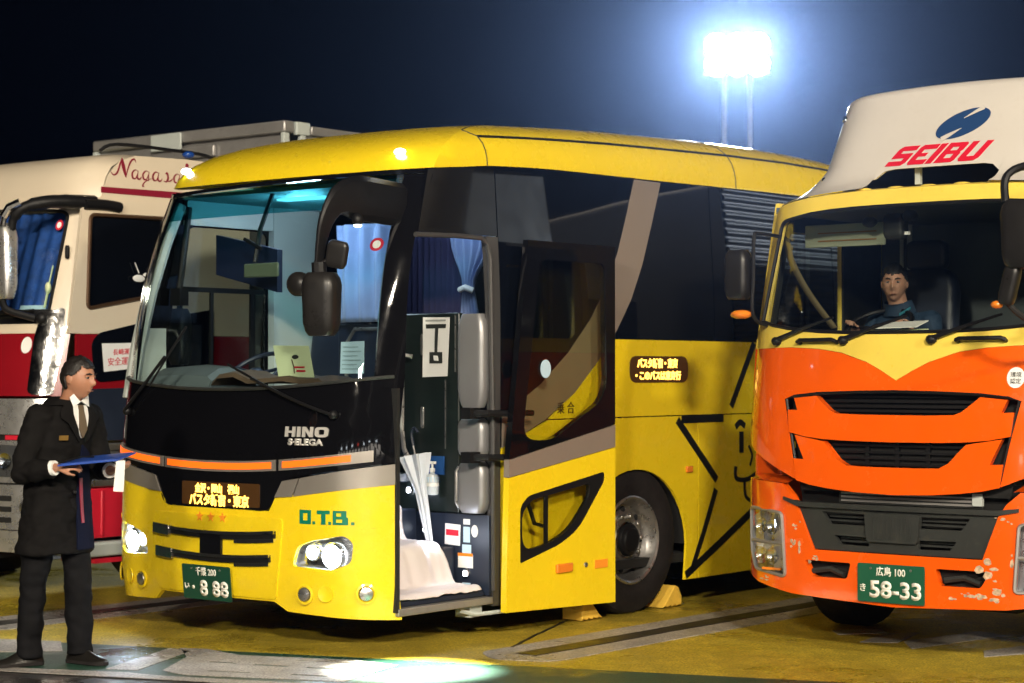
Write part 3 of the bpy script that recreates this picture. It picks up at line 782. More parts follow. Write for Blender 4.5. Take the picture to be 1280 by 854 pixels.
# mirror on its heavy arm
mb = MB()
arm = catmull([(1.06, .62, 2.735), (1.13, .36, 2.735), (1.21, .05, 2.735), (1.235, -.15, 2.71), (1.228, -.245, 2.60), (1.205, -.27, 2.46), (1.185, -.27, 2.33)], 6)
rr = [.165]*13+[.16, .155, .148, .138, .128, .118, .11, .10, .092, .086, .080, .076, .072, .068, .064, .06, .056, .052, .05, .048, .046, .045, .045, .045]
rr_ = [.15, .145, .14, .135, .13, .125, .12, .115, .11, .105, .10, .095, .095, .09, .085, .08, .075, .07, .066, .062, .06, .058, .055, .052, .05, .05, .048, .046, .044, .042, .04, .04, .04, .04, .04, .04, .04]
mb.tube(arm, [r_*.86 for r_ in rr[:len(arm)]], 8, sx=0.40)
marm = mb.build('mirror_arm', BLKM, B, sharp=30, bevel=.012)
def rbox(c, s, r, M=None, n=5, taper=0.0, segs=6):
    """box with rounded plan, lofted in height with softened ends"""
    rings = []
    for t in ([0, .02, .08, .2] + [.2+.6*k/4 for k in range(1, 4)] + [.8, .92, .98, 1]):
        e = 1-max(0, (.2-t)/.2)**2.2*.30-max(0, (t-.8)/.2)**2.2*.30
        k = e*(1-taper*(1-t))
        q = rp([(-s[0]/2*k, -s[1]/2*k), (s[0]/2*k, -s[1]/2*k), (s[0]/2*k, s[1]/2*k), (-s[0]/2*k, s[1]/2*k)], r*k, n)
        rings.append([Vector((u, v, (t-.5)*s[2])) for u, v in q])
    if M is not None: rings = [[M @ v for v in rg] for rg in rings]
    return [[Vector(c)+v for v in rg] for rg in rings]
mm = Matrix.Rotation(R(-10), 4, 'Y') @ Matrix.Rotation(R(24), 4, 'Z')
mb = MB(); mb.loft(rbox((1.20, -.26, 2.095), (.23, .18, .37), .07, Matrix.Rotation(R(20), 4, 'Z'), taper=.12)); hm = mb.build('mirror_head', MIRP, B, sharp=60)
mb = MB(); mb.tube([(1.185, -.27, 2.34), (1.19, -.265, 2.22)], .045, 10); mb.build('mirror_joint', BLKM, hm)
mb = MB(); mb.ell((0.99, -.24, 2.22), (.085, .06, .075), 16, 10); mb.tube([(1.02, -.24, 2.23), (1.15, -.25, 2.25)], .02, 8); mb.build('round_mirror', MIRP, B)
mb = MB(); mb.loft(rbox((1.285, -.22, 2.385), (.13, .05, .16), .02, Matrix.Rotation(R(12), 4, 'Y') @ Matrix.Rotation(R(20), 4, 'Z'))); mb.tube([(1.20, -.26, 2.33), (1.25, -.23, 2.37)], .014, 8); mb.build('near_mirror', MIRP, B, sharp=60)
mb = MB(); mb.ell((1.27, -.03, 2.60), (.035, .035, .04), 14, 8); cl = mb.build('ground_lamp', BLKM, B)
mb = MB(); mb.ell((1.27, -.03, 2.566), (.024, .024, .012), 12, 6); mb.build('lens', SMALL, cl)
# far mirror on the driver's side
mb = MB(); mb.loft(rbox((-1.40, .95, 1.95), (.17, .12, .40), .05)); mb.tube([(-1.235, .72, 2.45), (-1.36, .92, 2.40), (-1.40, .95, 2.10)], .022, 8); mb.build('mirror_head', BLKM, B, sharp=60)
from mathutils import noise as mnoise
# ------------------------------------------------------------------ coach interior
mb = MB(); mb.box(-1.18, .30, .50, 1.30, .98, 1.02); mb.box(-1.18, 1.18, 1.30, 11.7, .98, 1.02); mb.build('cabin_floor', NAVY, B)
mb = MB(); mb.box(-1.15, 1.15, .72, 11.7, 2.90, 2.925); mb.build('ceiling', PALEG, B)
mb = MB(); mb.box(-1.15, 1.15, 2.75, 2.80, 1.02, 2.90); mb.build('dark_view_stop', NAVY, B)  # navy wall added to stop the view where the cabin is dark
# inner pillar trim beside the driver
mb = MB()
pl_ = [(-1.165, .30, 1.52), (-1.16, .36, 1.85), (-1.145, .46, 2.25), (-1.13, .58, 2.60), (-1.10, .68, 2.86)]
mb.tube(pl_, .05, 8); mb.box(-1.20, -1.165, .40, .62, 1.45, 2.0); mb.build('pillar_trim', PALEG, B)
mb = MB(); mb.box(-1.20, -1.14, 1.63, 2.1, 1.02, 2.9); mb.build('wall_trim', PALEG, B)
mb = MB(); mb.box(-1.20, -1.16, .5, 1.63, 1.02, 1.50); mb.box(-1.2, -1.15, .8, 1.63, 2.73, 2.9); mb.build('wall_trim', PALEG, B)
# dashboard
mb = MB()
dz = [(.26, 1.30), (.26, 1.55), (.30, 1.60), (.55, 1.61), (.72, 1.56), (.80, 1.40), (.80, 1.05)]
rings = [[Vector((x, y+.10*max(0, abs(x)-.7)*0, z)) for y, z in dz] for x in (-1.12, -.5, .1, .62, .70)]
mb.loft(rings); dash = mb.build('dashboard', GREYD, B)
mb = MB()
cz = [(.32, 1.58), (.36, 1.68), (.46, 1.74), (.60, 1.75), (.74, 1.71), (.80, 1.58)]
mb.loft([[Vector((x, y, 1.58+(z-1.58)*k)) for y, z in cz] for x, k in ((-1.10, .55), (-1.0, .9), (-.72, 1.0), (-.46, .9), (-.42, .6))]); mb.build('instrument_hood', GREYD, dash)
mb = MB(); mb.loft([[Vector((x, y, z+k)) for y, z in ((.30, 1.612), (.32, 1.64), (.45, 1.66), (.60, 1.65), (.70, 1.61))] for x, k in ((-.36, 0), (-.30, .045), (-.15, .055), (-.02, .012), (.15, .02), (.30, .03), (.45, .012), (.60, .02), (.66, -.01))]); mb.build('dash_cloth', BRN, dash)
mb = MB()
MW = Matrix.Translation((-.70, 1.02, 1.70)) @ Matrix.Rotation(R(35), 4, 'X')
tor = [MW @ Vector((.225*math.cos(2*PI*k/32), .225*math.sin(2*PI*k/32), 0)) for k in range(33)]
mb.tube(tor, .016, 8, cap=False)
for a in (0.2, PI-.2, 1.5*PI): mb.tube([MW @ Vector((0, 0, -.02)), MW @ Vector((.22*math.cos(a), .22*math.sin(a), 0))], .013, 6)
mb.ell(MW @ Vector((0, 0, -.02)), (.06, .06, .05), 12, 8); mb.tube([MW @ Vector((0, 0, -.02)), (-.70, .80, 1.45)], .03, 8)
mb.build('steering_wheel', NAVY, B)
def seat(parent, x, y, z, m, name='seat', head=True):
    s_ = empty(name, (x, y, z), 0, parent)
    mb = MB(); mb.loft(rbox((0, 0, .42), (.50, .50, .15), .07)); mb.build('cushion', m, s_, sharp=60)
    mb = MB(); mb.loft(rbox((0, .24, .82), (.50, .14, .72), .06, Matrix.Rotation(R(-8), 4, 'X'))); mb.build('backrest', m, s_, sharp=60)
    if head:
        mb = MB(); mb.loft(rbox((0, .31, 1.28), (.30, .10, .20), .04)); mb.build('headrest', m, s_, sharp=60)
    mb = MB(); mb.box(-.2, .2, -.2, .2, 0, .36); mb.build('base', BLKM, s_)
    return s_
seat(B, -.70, 1.62, 1.02, NAVY, 'driver_seat')
# fittings seen through the windscreen
mon = MB(); mon.loft([[Vector((-1.02, y, z)) for y, z in ((.95, 2.66), (1.0, 2.66), (1.0, 2.38), (.95, 2.38))], [Vector((-.36, y, z)) for y, z in ((.90, 2.53), (.95, 2.53), (.95, 2.24), (.90, 2.24))]])
mon.build('roller_screen', mat('navy roller screen', (0.005, 0.011, 0.040), 0.5), B)
mb = MB(); mb.box(-.50, -.17, .72, .74, 2.335, 2.43); im = mb.build('interior_mirror', mat('green mirror', (0.10, 0.13, 0.09), 0.12), B, bevel=.01)
mb = MB(); mb.tube([(-.30, .80, 2.90), (-.40, .78, 2.66), (-.42, .75, 2.44)], .016, 6); mb.tube([(-.52, .75, 2.60), (-.36, .75, 2.53)], .014, 6); mb.build('mirror_stem', BLKM, im)
mb = MB(); mb.tube([(-1.13, .80, 2.85), (-1.14, .74, 2.4), (-1.13, .70, 2.22)], .022, 8); mb.box(-1.17, -1.07, .66, .74, 2.16, 2.28); mb.build('grab_pole', BLKM, B)
mb = MB(); mb.tube([(-.55, 2.2, 1.02), (-.55, 2.2, 2.88)], .02, 8); mb.build('grab_pole', STEEL, B)
def curtain(name, x0, x1, y, z0, z1, m, parent, folds=9, amp=.022, pinch=None, yd=0):
    mb = MB(); n = folds*8; rows = []
    for j in range(17):
        t = j/16; row = []
        for i in range(n+1):
            s = i/n
            xa, xb = x0, x1
            if pinch:
                zc = pinch[2]; z = z0+(z1-z0)*t; k = math.exp(-((z-zc)/.22)**2) if z > zc else 1-.35*min(1, (zc-z)/.3)
                xa = x0+(pinch[0]-x0)*k; xb = x1+(pinch[1]-x1)*k
            row.append(Vector((xa+(xb-xa)*s, y+yd*s+amp*math.sin(s*folds*2*PI+.4*math.sin(t*3))*(.6+.4*t), z0+(z1-z0)*t)))
        rows.append(row)
    fs = []; w = n+1
    mb.add([v for r_ in rows for v in r_], [(j*w+i, j*w+i+1, (j+1)*w+i+1, (j+1)*w+i) for j in range(16) for i in range(n)])
    o = mb.build(name, m, parent, sharp=80, recalc=False)
    sm = o.modifiers.new('thickness', 'SOLIDIFY'); sm.thickness = .004
    return o
curtain('curtain', -.50, .12, 1.62, 2.05, 2.74, CURT, B, 4, .03)
curtain('curtain', -.30, .30, 2.06, 1.2, 2.72, CURTD, B, 11, .02)
curtain('curtain', .27, .70, 1.95, 1.5, 2.72, CURT, B, 5, .025, pinch=(.40, .50, 2.28))
mb = MB(); mb.tube([(.40, 1.92, 2.27), (.46, 1.90, 2.285), (.51, 1.93, 2.26)], .022, 8); mb.build('curtain_tie', PAP, B)
mb = MB(); mb.loft(rbox((.66, 1.97, 2.36), (.07, .05, .72), .02)); mb.build('window_post', PALEG, B, sharp=60)
mb = MB(); mb.box(-.52, .14, 1.66, 1.69, 1.02, 2.04); mb.build('partition', NAVY, B, bevel=.01)
mb = MB(); mb.tube([(-.38, 1.6, 1.3), (-.38, 1.6, 1.9), (-.30, 1.6, 2.0), (0.0, 1.6, 2.0), (.06, 1.6, 1.9)], .014, 6); mb.build('partition_rail', STEEL, B)
# entrance: stepwell, black locker wall behind it, grey post
mb = MB()
mb.box(.95, 1.20, .36, 1.225, .262, .300); mb.box(.62, .95, .36, 1.225, .262, .565); mb.box(.30, .62, .36, 1.225, .262, .80); mb.build('entrance_steps', NAVY, B, bevel=.01)
mb = MB(); mb.box(.28, 1.17, .352, .372, .30, 1.05); mb.build('stepwell_wall', NAVY, B)
mb = MB(); mb.box(.30, 1.235, 1.23, 1.25, .27, .78); lowall = mb.build('stepwell_wall', NAVY, B)
mb = MB(); mb.box(.30, .98, 1.232, 1.27, .785, 2.085); loc_ = mb.build('locker_wall', mat('black locker', (0.008, 0.013, 0.012), 0.35, var=.2), B, bevel=.01)
for x, z in ((.665, 1.88), (.665, 1.40)):
    mb = MB(); mb.loft(rbox((x, 1.228, z), (.028, .012, .14), .005)); mb.build('locker_handle', STEEL, loc_, sharp=60)
mb = MB(); mb.box(.945, .952, 1.226, 1.233, 1.70, 2.07); mb.box(.86, .866, 1.226, 1.233, 1.20, 1.65); mb.build('locker_seam', STEEL, loc_)
mb = MB(); mb.box(.548, .60, 1.226, 1.233, 1.02, 1.07); mb.build('locker_seam', STEEL, loc_)
for z0, z1 in ((1.47, 2.075), (1.15, 1.40), (.79, 1.125)):
    mb = MB(); mb.loft(rbox((1.10, 1.235, (z0+z1)/2), (.225, .10, z1-z0), .045)); gp = mb.build('door_gear_cover', GREY, B, sharp=60)
mb = MB(); mb.tube([(1.03, 1.17, 1.09), (1.025, 1.15, 1.06), (1.025, 1.15, .86), (1.03, 1.17, .83)], .010, 8); mb.build('gear_handle', STEEL, B)
mb = MB(); mb.tube([(.60, 1.20, 1.80), (.565, 1.16, 1.81), (.555, 1.15, 1.76), (.555, 1.15, 1.32), (.58, 1.14, 1.20), (.62, 1.16, 1.10)], .017, 8); mb.build('handrail', STEEL, B)
mb = MB(); mb.box(.30, .58, 1.16, 1.23, .98, 1.03); mb.build('footrest_ledge', ALU, B)
# notice with a large mark, and the stickers of the stepwell
def wfn(u, v, d): return (u, 1.222-d, v)
nt_ = panel('notice', [(.672, 1.665), (.888, 1.672), (.908, 2.055), (.676, 2.06)], wfn, PAP, B, 0.0, .002, None)
for q in ([(.705, 1.985), (.875, 1.985), (.878, 2.012), (.703, 2.012)], [(.778, 1.83), (.802, 1.83), (.812, 1.99), (.783, 1.99)], [(.735, 1.755), (.845, 1.755), (.845, 1.83), (.735, 1.83)]):
    panel('notice_mark', q, wfn, GRYP, nt_, .003, .002, None)
panel('notice_mark', rp([(.775, 1.775), (.815, 1.772), (.808, 1.805), (.770, 1.808)], .005), wfn, PAP, nt_, .005, .002, None)
panel('notice_mark', [(.70, 2.03), (.875, 2.03), (.875, 2.042), (.70, 2.042)], wfn, mat('grey print', (.35, .36, .34), .8), nt_, .003, .002, None)
def wf2(u, v, d): return (u, 1.229-d, v)
st = panel('sticker', [(.86, .58), (.99, .575), (.995, .71), (.865, .715)], wf2, PAP, lowall, .001, .002, None)
panel('sticker_text', [(.875, .64), (.98, .637), (.98, .675), (.875, .678)], wf2, REDG, st, .004, .002, None)
for x0, x1, z0, z1, m_ in ((1.02, 1.075, .715, .75, PAP), (1.02, 1.075, .60, .70, PAPB), (1.01, 1.085, .53, .585, PAPB), (.975, 1.10, .435, .52, PAP), (1.01, 1.08, .30, .34, PAPB)):
    panel('sticker', rect(x0, x1, z0, z1), wf2, m_, lowall, .001, .002, None)
panel('sticker', rect(.975, 1.10, .51, .53), wf2, AMB, lowall, .004, .002, None)
panel('sticker', ellipse(1.115, .675, .028, .04, 16), wf2, PAP, lowall, .001, .002, None)
for x, y, z in ((1.045, 1.222, .40), (.70, 1.222, .67), (.56, 1.215, .92)):
    mb = MB(); mb.lathe([(.032, 0), (.03, .012), (.022, .014)], 16, AX((0, -1, 0), (x, y+.008, z))); sl = mb.build('step_lamp', CHR, B)
    mb = MB(); mb.loft(rbox((x, y-.002, z), (.036, .014, .036), .006)); mb.build('lens', SMALL, sl)
def plight(name, parent, loc, e, col, r=.05, typ='POINT', **k):
    d = bpy.data.lights.new(name, typ); d.energy = e; d.color = col
    if typ != 'AREA': d.shadow_soft_size = r
    for a, b in k.items(): setattr(d, a, b)
    o = bpy.data.objects.new(name, d); COL.objects.link(o); o.location = loc
    if parent: o.parent = parent
    return o
plight('step_light', B, (.98, .95, .62), 3.5, (.80, .86, 1.0), .03)
plight('step_light', B, (.62, 1.08, .95), 2.0, (.72, .80, 1.0), .03)
# cabin ceiling lamps
for x, y, e in ((-.35, 1.15, 34), (.55, 1.55, 10)):
    mb = MB(); mb.box(x-.22, x+.22, y-.05, y+.05, 2.885, 2.899); mb.build('ceiling_lamp', emis('cabin lamp', (.72, .88, 1.0), 4), B)
    plight('cabin_light', B, (x, y, 2.83), e, (.62, .82, 1.0), .12)
for s_, p_ in HLS:
    plight('headlight_glow', B, p_, 13, (.78, .90, 1.0), .015)
# headlight beams and the lamp that lights the ground by the door
for s in (1, -1):
    o = plight('headlight_beam', B, (s*.925, .02, .585), 30, (.85, .93, 1.0), .05, "SPOT", spot_size=R(75), spot_blend=.6)
    o.rotation_euler = (R(90)-R(10), 0, R(180)); o.rotation_euler = (R(78), 0, PI)
o = plight('ground_lamp_beam', B, (1.28, -.03, 2.53), 20000, (1.0, .97, .84), .05, 'SPOT', spot_size=R(24), spot_blend=1.0)
o.rotation_euler = Vector((.52, -.10, -2.53)).to_track_quat('-Z', 'Y').to_euler()

# loose things in and on the coach (top level)
def bus_thing(name, build, label, cat, group=None):
    o = build; o.matrix_world = Matrix.Translation(PB) @ Matrix.Rotation(-TH, 4, 'Z')
    return tag(o, label, cat, group)
# white cloth over the steps
def cloth_steps():
    prof_ = [(1.215, .285), (1.18, .312), (1.10, .314), (1.035, .322), (1.00, .36), (.985, .43), (.975, .52), (.955, .580), (.90, .590), (.80, .588), (.70, .590), (.668, .62), (.655, .70), (.645, .785), (.615, .815), (.50, .818), (.33, .818)]
    P = catmull([(a, 0, b) for a, b in prof_], 4)
    n = 60; rows = []
    rnd = random.Random(4)
    ph = [rnd.uniform(0, 6) for _ in range(8)]
    for i, p in enumerate(P):
        s = i/(len(P)-1); row = []
        steep = math.exp(-((p.x-.985)/.04)**2)+math.exp(-((p.x-.655)/.035)**2)
        flare = max(0, 1-(p.z-.30)/.25) if p.x > .9 else 0
        ymax = 1.06+.10*flare-.05*s+.012*math.sin(s*23)
        for j in range(n+1):
            t = j/n; y = .38+(ymax-.38)*t
            fold = (.5*math.sin(t*9+ph[0]+.8*math.sin(s*6))+.35*math.sin(t*21+ph[1])+.2*math.sin(t*43+ph[2]))
            nz = mnoise.noise(Vector((p.x*9, y*9, p.z*9)))*.016+mnoise.noise(Vector((p.x*26, y*26, p.z*26)))*.007
            row.append(Vector((p.x+.014*steep*(1+fold)+.008, y, p.z+.014+abs(nz)+.004*(1-steep)*(1+fold))))
        rows.append(row)
    mb = MB(); w = n+1
    mb.add([v for r_ in rows for v in r_], [(j*w+i, j*w+i+1, (j+1)*w+i+1, (j+1)*w+i) for j in range(len(rows)-1) for i in range(n)])
    o = mb.build('step_cloth', CLOTHW, None, sharp=180)
    sm = o.modifiers.new('thickness', 'SOLIDIFY'); sm.thickness = .006; sm.offset = 1
    return o
bus_thing('step_cloth', cloth_steps(), 'crumpled white cloth laid over the entrance steps of the yellow coach', 'cloth')
def place(root):
    root.location = PB; root.rotation_euler = (0, 0, -TH); return root
# folded clear umbrella hanging in the doorway
um = place(empty('umbrella', (0, 0, 0)))
tag(um, 'closed clear plastic umbrella hanging upside down from the handrail in the coach doorway', 'umbrella')
UMB = mat('clear plastic film', (0.62, 0.66, 0.72), 0.25, var=.1)
mb = MB(); rings = []
a, b = Vector((.715, 1.10, 1.16)), Vector((.83, 1.13, .54))
ax = (b-a).normalized(); u_ = ax.cross(Vector((0, 1, 0))).normalized(); v_ = ax.cross(u_)
for k in range(25):
    t = k/24
    r_ = .085-.050*min(1, t/.35) if t < .35 else .035-.020*(t-.35)/.65
    rings.append([a+(b-a)*t+(u_*math.cos(2*PI*j/32)+v_*math.sin(2*PI*j/32))*r_*(1+.28*math.cos(8*2*PI*j/32+t*2.0)) for j in range(32)])
mb.loft(rings); mb.build('canopy', UMB, um, sharp=60)
mb = MB(); mb.tube([a-ax*.08, b+ax*.06], .007, 6); mb.build('shaft', STEEL, um)
mb = MB(); mb.tube(catmull([a-ax*.06, a-ax*.14, a-ax*.17+u_*.03, a-ax*.14+u_*.055], 5), .011, 8); mb.build('handle', NAVY, um)
# pump bottle of hand gel
sb = place(empty('gel_bottle', (0, 0, 0)))
tag(sb, 'white pump bottle of hand gel strapped to the black locker beside the umbrella', 'bottle')
BOT = mat('translucent bottle', (0.55, 0.60, 0.64), 0.25)
mb = MB(); mb.lathe([(.002, 0), (.036, 0), (.040, .006), (.040, .11), (.034, .13), (.016, .14), (.016, .15)], 20, Matrix.Translation((.80, 1.175, .90))); mb.build('body', BOT, sb)
mb = MB(); mb.lathe([(.018, 0), (.018, .022), (.007, .026), (.007, .055)], 14, Matrix.Translation((.80, 1.175, 1.05))); mb.box(.772, .825, 1.165, 1.185, 1.10, 1.117); mb.tube([(.775, 1.175, 1.11), (.745, 1.172, 1.108), (.735, 1.172, 1.09)], .006, 6); mb.build('pump', PAP, sb)
mb = MB(); mb.lathe([(.0415, 0), (.043, .002), (.043, .02), (.0415, .022)], 20, Matrix.Translation((.80, 1.175, .955))); mb.build('strap', PAP, sb)
mb = MB(); mb.lathe([(.0405, 0), (.0405, .03)], 12, Matrix.Translation((.80, 1.175, .985))); mb.build('label_band', PAPB, sb)
mb = MB(); mb.box(.70, .86, 1.218, 1.226, 1.03, 1.15); o = mb.build('blue_leaflet', mat('blue leaflet', (.01, .07, .25), .6), None)
place(o); tag(o, 'small blue leaflet stuck to the black locker behind the umbrella', 'leaflet')
# cards behind the windscreen
def card(name, pts, m, label, y):
    def fn(u, v, d): return (u, y+.10*(v-1.6)-d, v)
    o = panel(name, pts, fn, m, None, 0, .003, None); place(o); tag(o, label, 'card'); return o, fn
c1, f1 = card('card', [(.20, 1.67), (.52, 1.665), (.45, 1.865), (.13, 1.87)], PAPG, 'pale green card with a small picture standing on the coach dashboard', .36)
panel('print', ellipse(.34, 1.795, .03, .014, 12), f1, GRYP, c1, .003, .002, None)
panel('print', stroke([(.31, 1.78), (.335, 1.73), (.345, 1.69)], .008), f1, BRN, c1, .003, .002, None)
panel('print', rect(.36, .44, 1.70, 1.712), f1, REDG, c1, .003, .002, None)
panel('print', rect(.34, .43, 1.725, 1.735), f1, REDG, c1, .003, .002, None)
c2, f2 = card('card', [(.80, 1.69), (1.00, 1.69), (.985, 1.89), (.79, 1.885)], PAPB, 'pale blue notice card behind the corner of the coach windscreen', .30)
for k in range(6): panel('print', rect(.815, .97-.03*(k % 2), 1.715+.027*k, 1.722+.027*k), f2, mat('faint print', (.30, .42, .5), .8) if k == 0 else MATS['faint print'], c2, .003, .002, None)
def stk(u, v, r):
    o = panel('inspection_sticker', ellipse(u, v, r, r, 18), bfr, REDG, None, -.008, .003, None); place(o)
    tag(o, 'round red inspection sticker inside the coach windscreen', 'sticker')
    panel('sticker_centre', ellipse(u, v, r*.6, r*.6, 14), bfr, PAP, o, -.006, .003, None)
stk(1.03, 2.485, .042)
# ------------------------------------------------------------------ orange and yellow truck
RT = pchip([(0, .03), (.4, 0), (1.2, 0.004), (1.9, .10), (2.7, .32), (3, .4)])
def sag2(u):
    u = min(abs(u), 1.0); return .10*u*u+.35*u**7
def tfr(u, v, d):
    uu = max(-1.0, min(1.0, u/1.245))
    nx = (0.2*abs(uu)+2.45*abs(uu)**6)/1.245*(1 if uu > 0 else -1); k = 1/math.sqrt(1+nx*nx)
    return (u+d*nx*k, RT(v)+sag2(uu)-d*k, v)
def tsl(u, v, d): return (-1.245-d, u, v)
def tsr(u, v, d): return (1.245+d, u, v)
PTR = PB+LV*3.77+AV*1.86
TR = tag(empty('orange_truck', PTR, -TH), 'orange and yellow box truck with a white roof fairing and a scuffed bumper', 'truck')
T = TR
def sym(pts): return pts+[(-u, v) for u, v in reversed(pts)]
# bumper
hlT = rp([(-1.085, .858), (-.772, .84), (-.745, .455), (-1.02, .482), (-1.075, .60)], .03)
hlT2 = [(-u, v) for u, v in hlT][::-1]
slT = rp([(-.605, .566), (-.275, .566), (-.303, .470), (-.55, .470)], .02)
slT2 = [(-u, v) for u, v in slT][::-1]
bm_out = [(-1.236, .46), (-1.0, .40), (-.7, .355), (0, .325), (.7, .355), (1.0, .40), (1.236, .46), (1.236, 1.0), (1.15, 1.035), (.78, 1.02), (.70, .95), (.655, .885), (.56, .632), (-.54, .632), (-.655, .885), (-.70, .95), (-.78, 1.02), (-1.15, 1.035), (-1.236, 1.0)]
bp_ = panel('bumper', [bm_out, hlT, hlT2, slT, slT2], tfr, ORA, T, 0.0, .05, (.06, .08))
for u0 in (-1, 1):
    panel('bumper_recess', rect(u0*.44-.20, u0*.44+.20, .44, .60), tfr, VOID, bp_, -.07, .01, (.2, .2))
    mb = MB(); mb.tube([tfr(u0*.44-.12, .50, -.03), tfr(u0*.44, .52, -.04), tfr(u0*.44+.1, .49, -.03)], .018, 6); mb.build('tow_eye', GRYP, bp_)
for s in (-1, 1):
    pts = [(s*1.236, 1.0), (s*1.15, 1.035), (s*.78, 1.02)]
    mb = MB(); n_ = 8; rows = []
    for k in range(n_+1):
        u = s*(.74+(1.236-.74)*k/n_); z = 1.022+.012*math.sin(PI*k/n_)
        p0 = Vector(tfr(u, z, 0)); p1 = p0+Vector((0, .14, .03)); rows.append((p0, p1))
    mb.add([v for r_ in rows for v in r_], [(2*k, 2*k+2, 2*k+3, 2*k+1) for k in range(n_)]); mb.build('bumper_step', ORA, bp_, recalc=False)
CHIP = mat('bare chipped patch', (0.50, 0.36, 0.24), 0.8, var=.5, vscale=40)
rnd = random.Random(11)
def blob(cx, cz, rx, rz, n=13): return [(cx+rx*(.55+.6*rnd.random())*math.cos(2*PI*k/n), cz+rz*(.55+.6*rnd.random())*math.sin(2*PI*k/n)) for k in range(n)]
for cx, cz, rx, rz in ((-.67, .765, .02, .022), (-.675, .655, .022, .03), (-.53, .59, .032, .03), (-.64, .62, .012, .04), (.575, .585, .055, .055), (.645, .478, .045, .035), (.54, .42, .05, .022), (.42, .405, .06, .016), (.60, .41, .06, .02), (.68, .865, .03, .014), (-.92, .43, .05, .012), (.47, .43, .03, .012), (.72, .62, .02, .05)):
    for _k in range(5):
        panel('paint_chip', blob(cx+rnd.gauss(0, rx*.7), cz+rnd.gauss(0, rz*.7), rx*rnd.uniform(.2, .6), rz*rnd.uniform(.2, .6), 9), tfr, CHIP, bp_, .0022+.0003*_k, .002, None)
# head lamps
for s, hp in ((-1, hlT), (1, hlT2)):
    h = panel('headlight', hp, tfr, STEEL, T, -.07, .01, (.08, .08))
    mb = MB(); mb.loft([[Vector(tfr(u, v, .004)) for u, v in hp], [Vector(tfr(u, v, -.07)) for u, v in hp]], cap=False); mb.build('lamp_bowl', STEEL, h)
    panel('lens', hp, tfr, LENS, h, .004, .004, (.06, .06))
    for z0, z1 in ((.675, .825), (.50, .635)):
        for k in range(2):
            u = s*(.985-.115*k); p = Vector(tfr(u, (z0+z1)/2, -.03))
            mb = MB(); mb.lathe([(.010, -.012), (.028, -.008), (.045, .006), (.053, .022)], 16, AX((s*.35, -1, 0), p)); mb.build('reflector', CHR, h)
    mb = MB(); mb.tube([tfr(u, v, .008) for u, v in hp+[hp[0]]], .011, 6); mb.build('lamp_frame', ALU, h)
    mb = MB(); mb.tube([tfr(s*1.066, .653, .006), tfr(s*.92, .653, .006), tfr(s*.766, .652, .006)], .012, 6); mb.build('lamp_frame', ALU, h)
    mb = MB(); mb.box(*sorted((s*.80, s*.93)), *(-.01+sag2(.7), .01+sag2(.7)), .485, .50); mb.build('side_marker', AMB, h)
# lower grille: recessed black frame with slats
panel('grille_back', [(-.70, .60), (.70, .60), (.78, 1.05), (-.78, 1.05)], tfr, VOID, T, -.16, .01, (.3, .2))
lg_h = [rp(sym([(-.484, .862), (-.43, .79), (-.165, .79), (-.17, .858)])[:4], .01), rp([(.484, .862), (.17, .858), (.165, .79), (.43, .79)], .01), rp([(-.40, .725), (-.16, .722), (-.16, .668), (-.36, .672)], .01), rp([(.40, .725), (.36, .672), (.16, .668), (.16, .722)], .01)]
lgp = panel('lower_grille', [[(-.652, .882), (-.535, .636), (.555, .636), (.652, .882)]]+lg_h, tfr, GRYP, T, -.015, .03, (.15, .1))
panel('grille_block', rp([(-.165, .70), (.165, .70), (.18, .87), (-.18, .87)], .02), tfr, GRYP, lgp, .01, .04, (.1, .1))
for k in range(9): panel('grille_rib', rect(-.12+.03*k-.004, -.12+.03*k+.004, .72, .85), tfr, GRYP, lgp, .014, .006, None)
for z in (.81, .835): panel('grille_slat', rect(-.46, .46, z-.006, z+.006), tfr, GRYP, lgp, -.06, .02, (.15, .1))
for z in (.69, .71): panel('grille_slat', rect(-.38, .38, z-.006, z+.006), tfr, GRYP, lgp, -.06, .02, (.15, .1))
panel('grille_lip', [(-.76, .922), (-.65, .886), (.65, .886), (.77, .91), (.77, .93), (.64, .915), (-.64, .915), (-.76, .94)], tfr, GRYP, T, .012, .04, (.1, .1))
rad = panel('radiator', rect(-.42, .52, .915, 1.02), tfr, GRYP, T, -.10, .03, (.2, .2))
for k in range(4): panel('radiator_tube', rect(-.40, .47, .925+.022*k, .937+.022*k), tfr, ALU, rad, -.09, .012, (.2, .2))
panel('radiator_tank', rect(.47, .53, .93, 1.0), tfr, PALEG, rad, -.075, .03, None)
# cab front: orange panel, two-bar grille
cabp = [(-1.236, 1.30), (-1.04, 1.205), (-.70, 1.06), (-.655, 1.045), (-.668, 1.06), (-.772, 1.535), (-.70, 1.560), (-.53, 1.578), (0, 1.592), (.53, 1.578), (.70, 1.560), (.772, 1.535), (.668, 1.06), (.655, 1.045), (.70, 1.06), (1.04, 1.205), (1.236, 1.30)]
chev = [(1.236, 1.845), (.76, 1.85), (.55, 1.838), (.386, 1.815), (.20, 1.755), (.10, 1.705), (0, 1.648), (-.10, 1.705), (-.20, 1.755), (-.386, 1.815), (-.55, 1.838), (-.76, 1.85), (-1.236, 1.845)]
panel('cab_front', cabp+chev, tfr, ORA, T, 0.0, .03, (.06, .08))
gback = panel('grille_back', [(-.70, .98), (.70, .98), (.80, 1.60), (-.80, 1.60)], tfr, VOID, T, -.085, .01, (.3, .2))
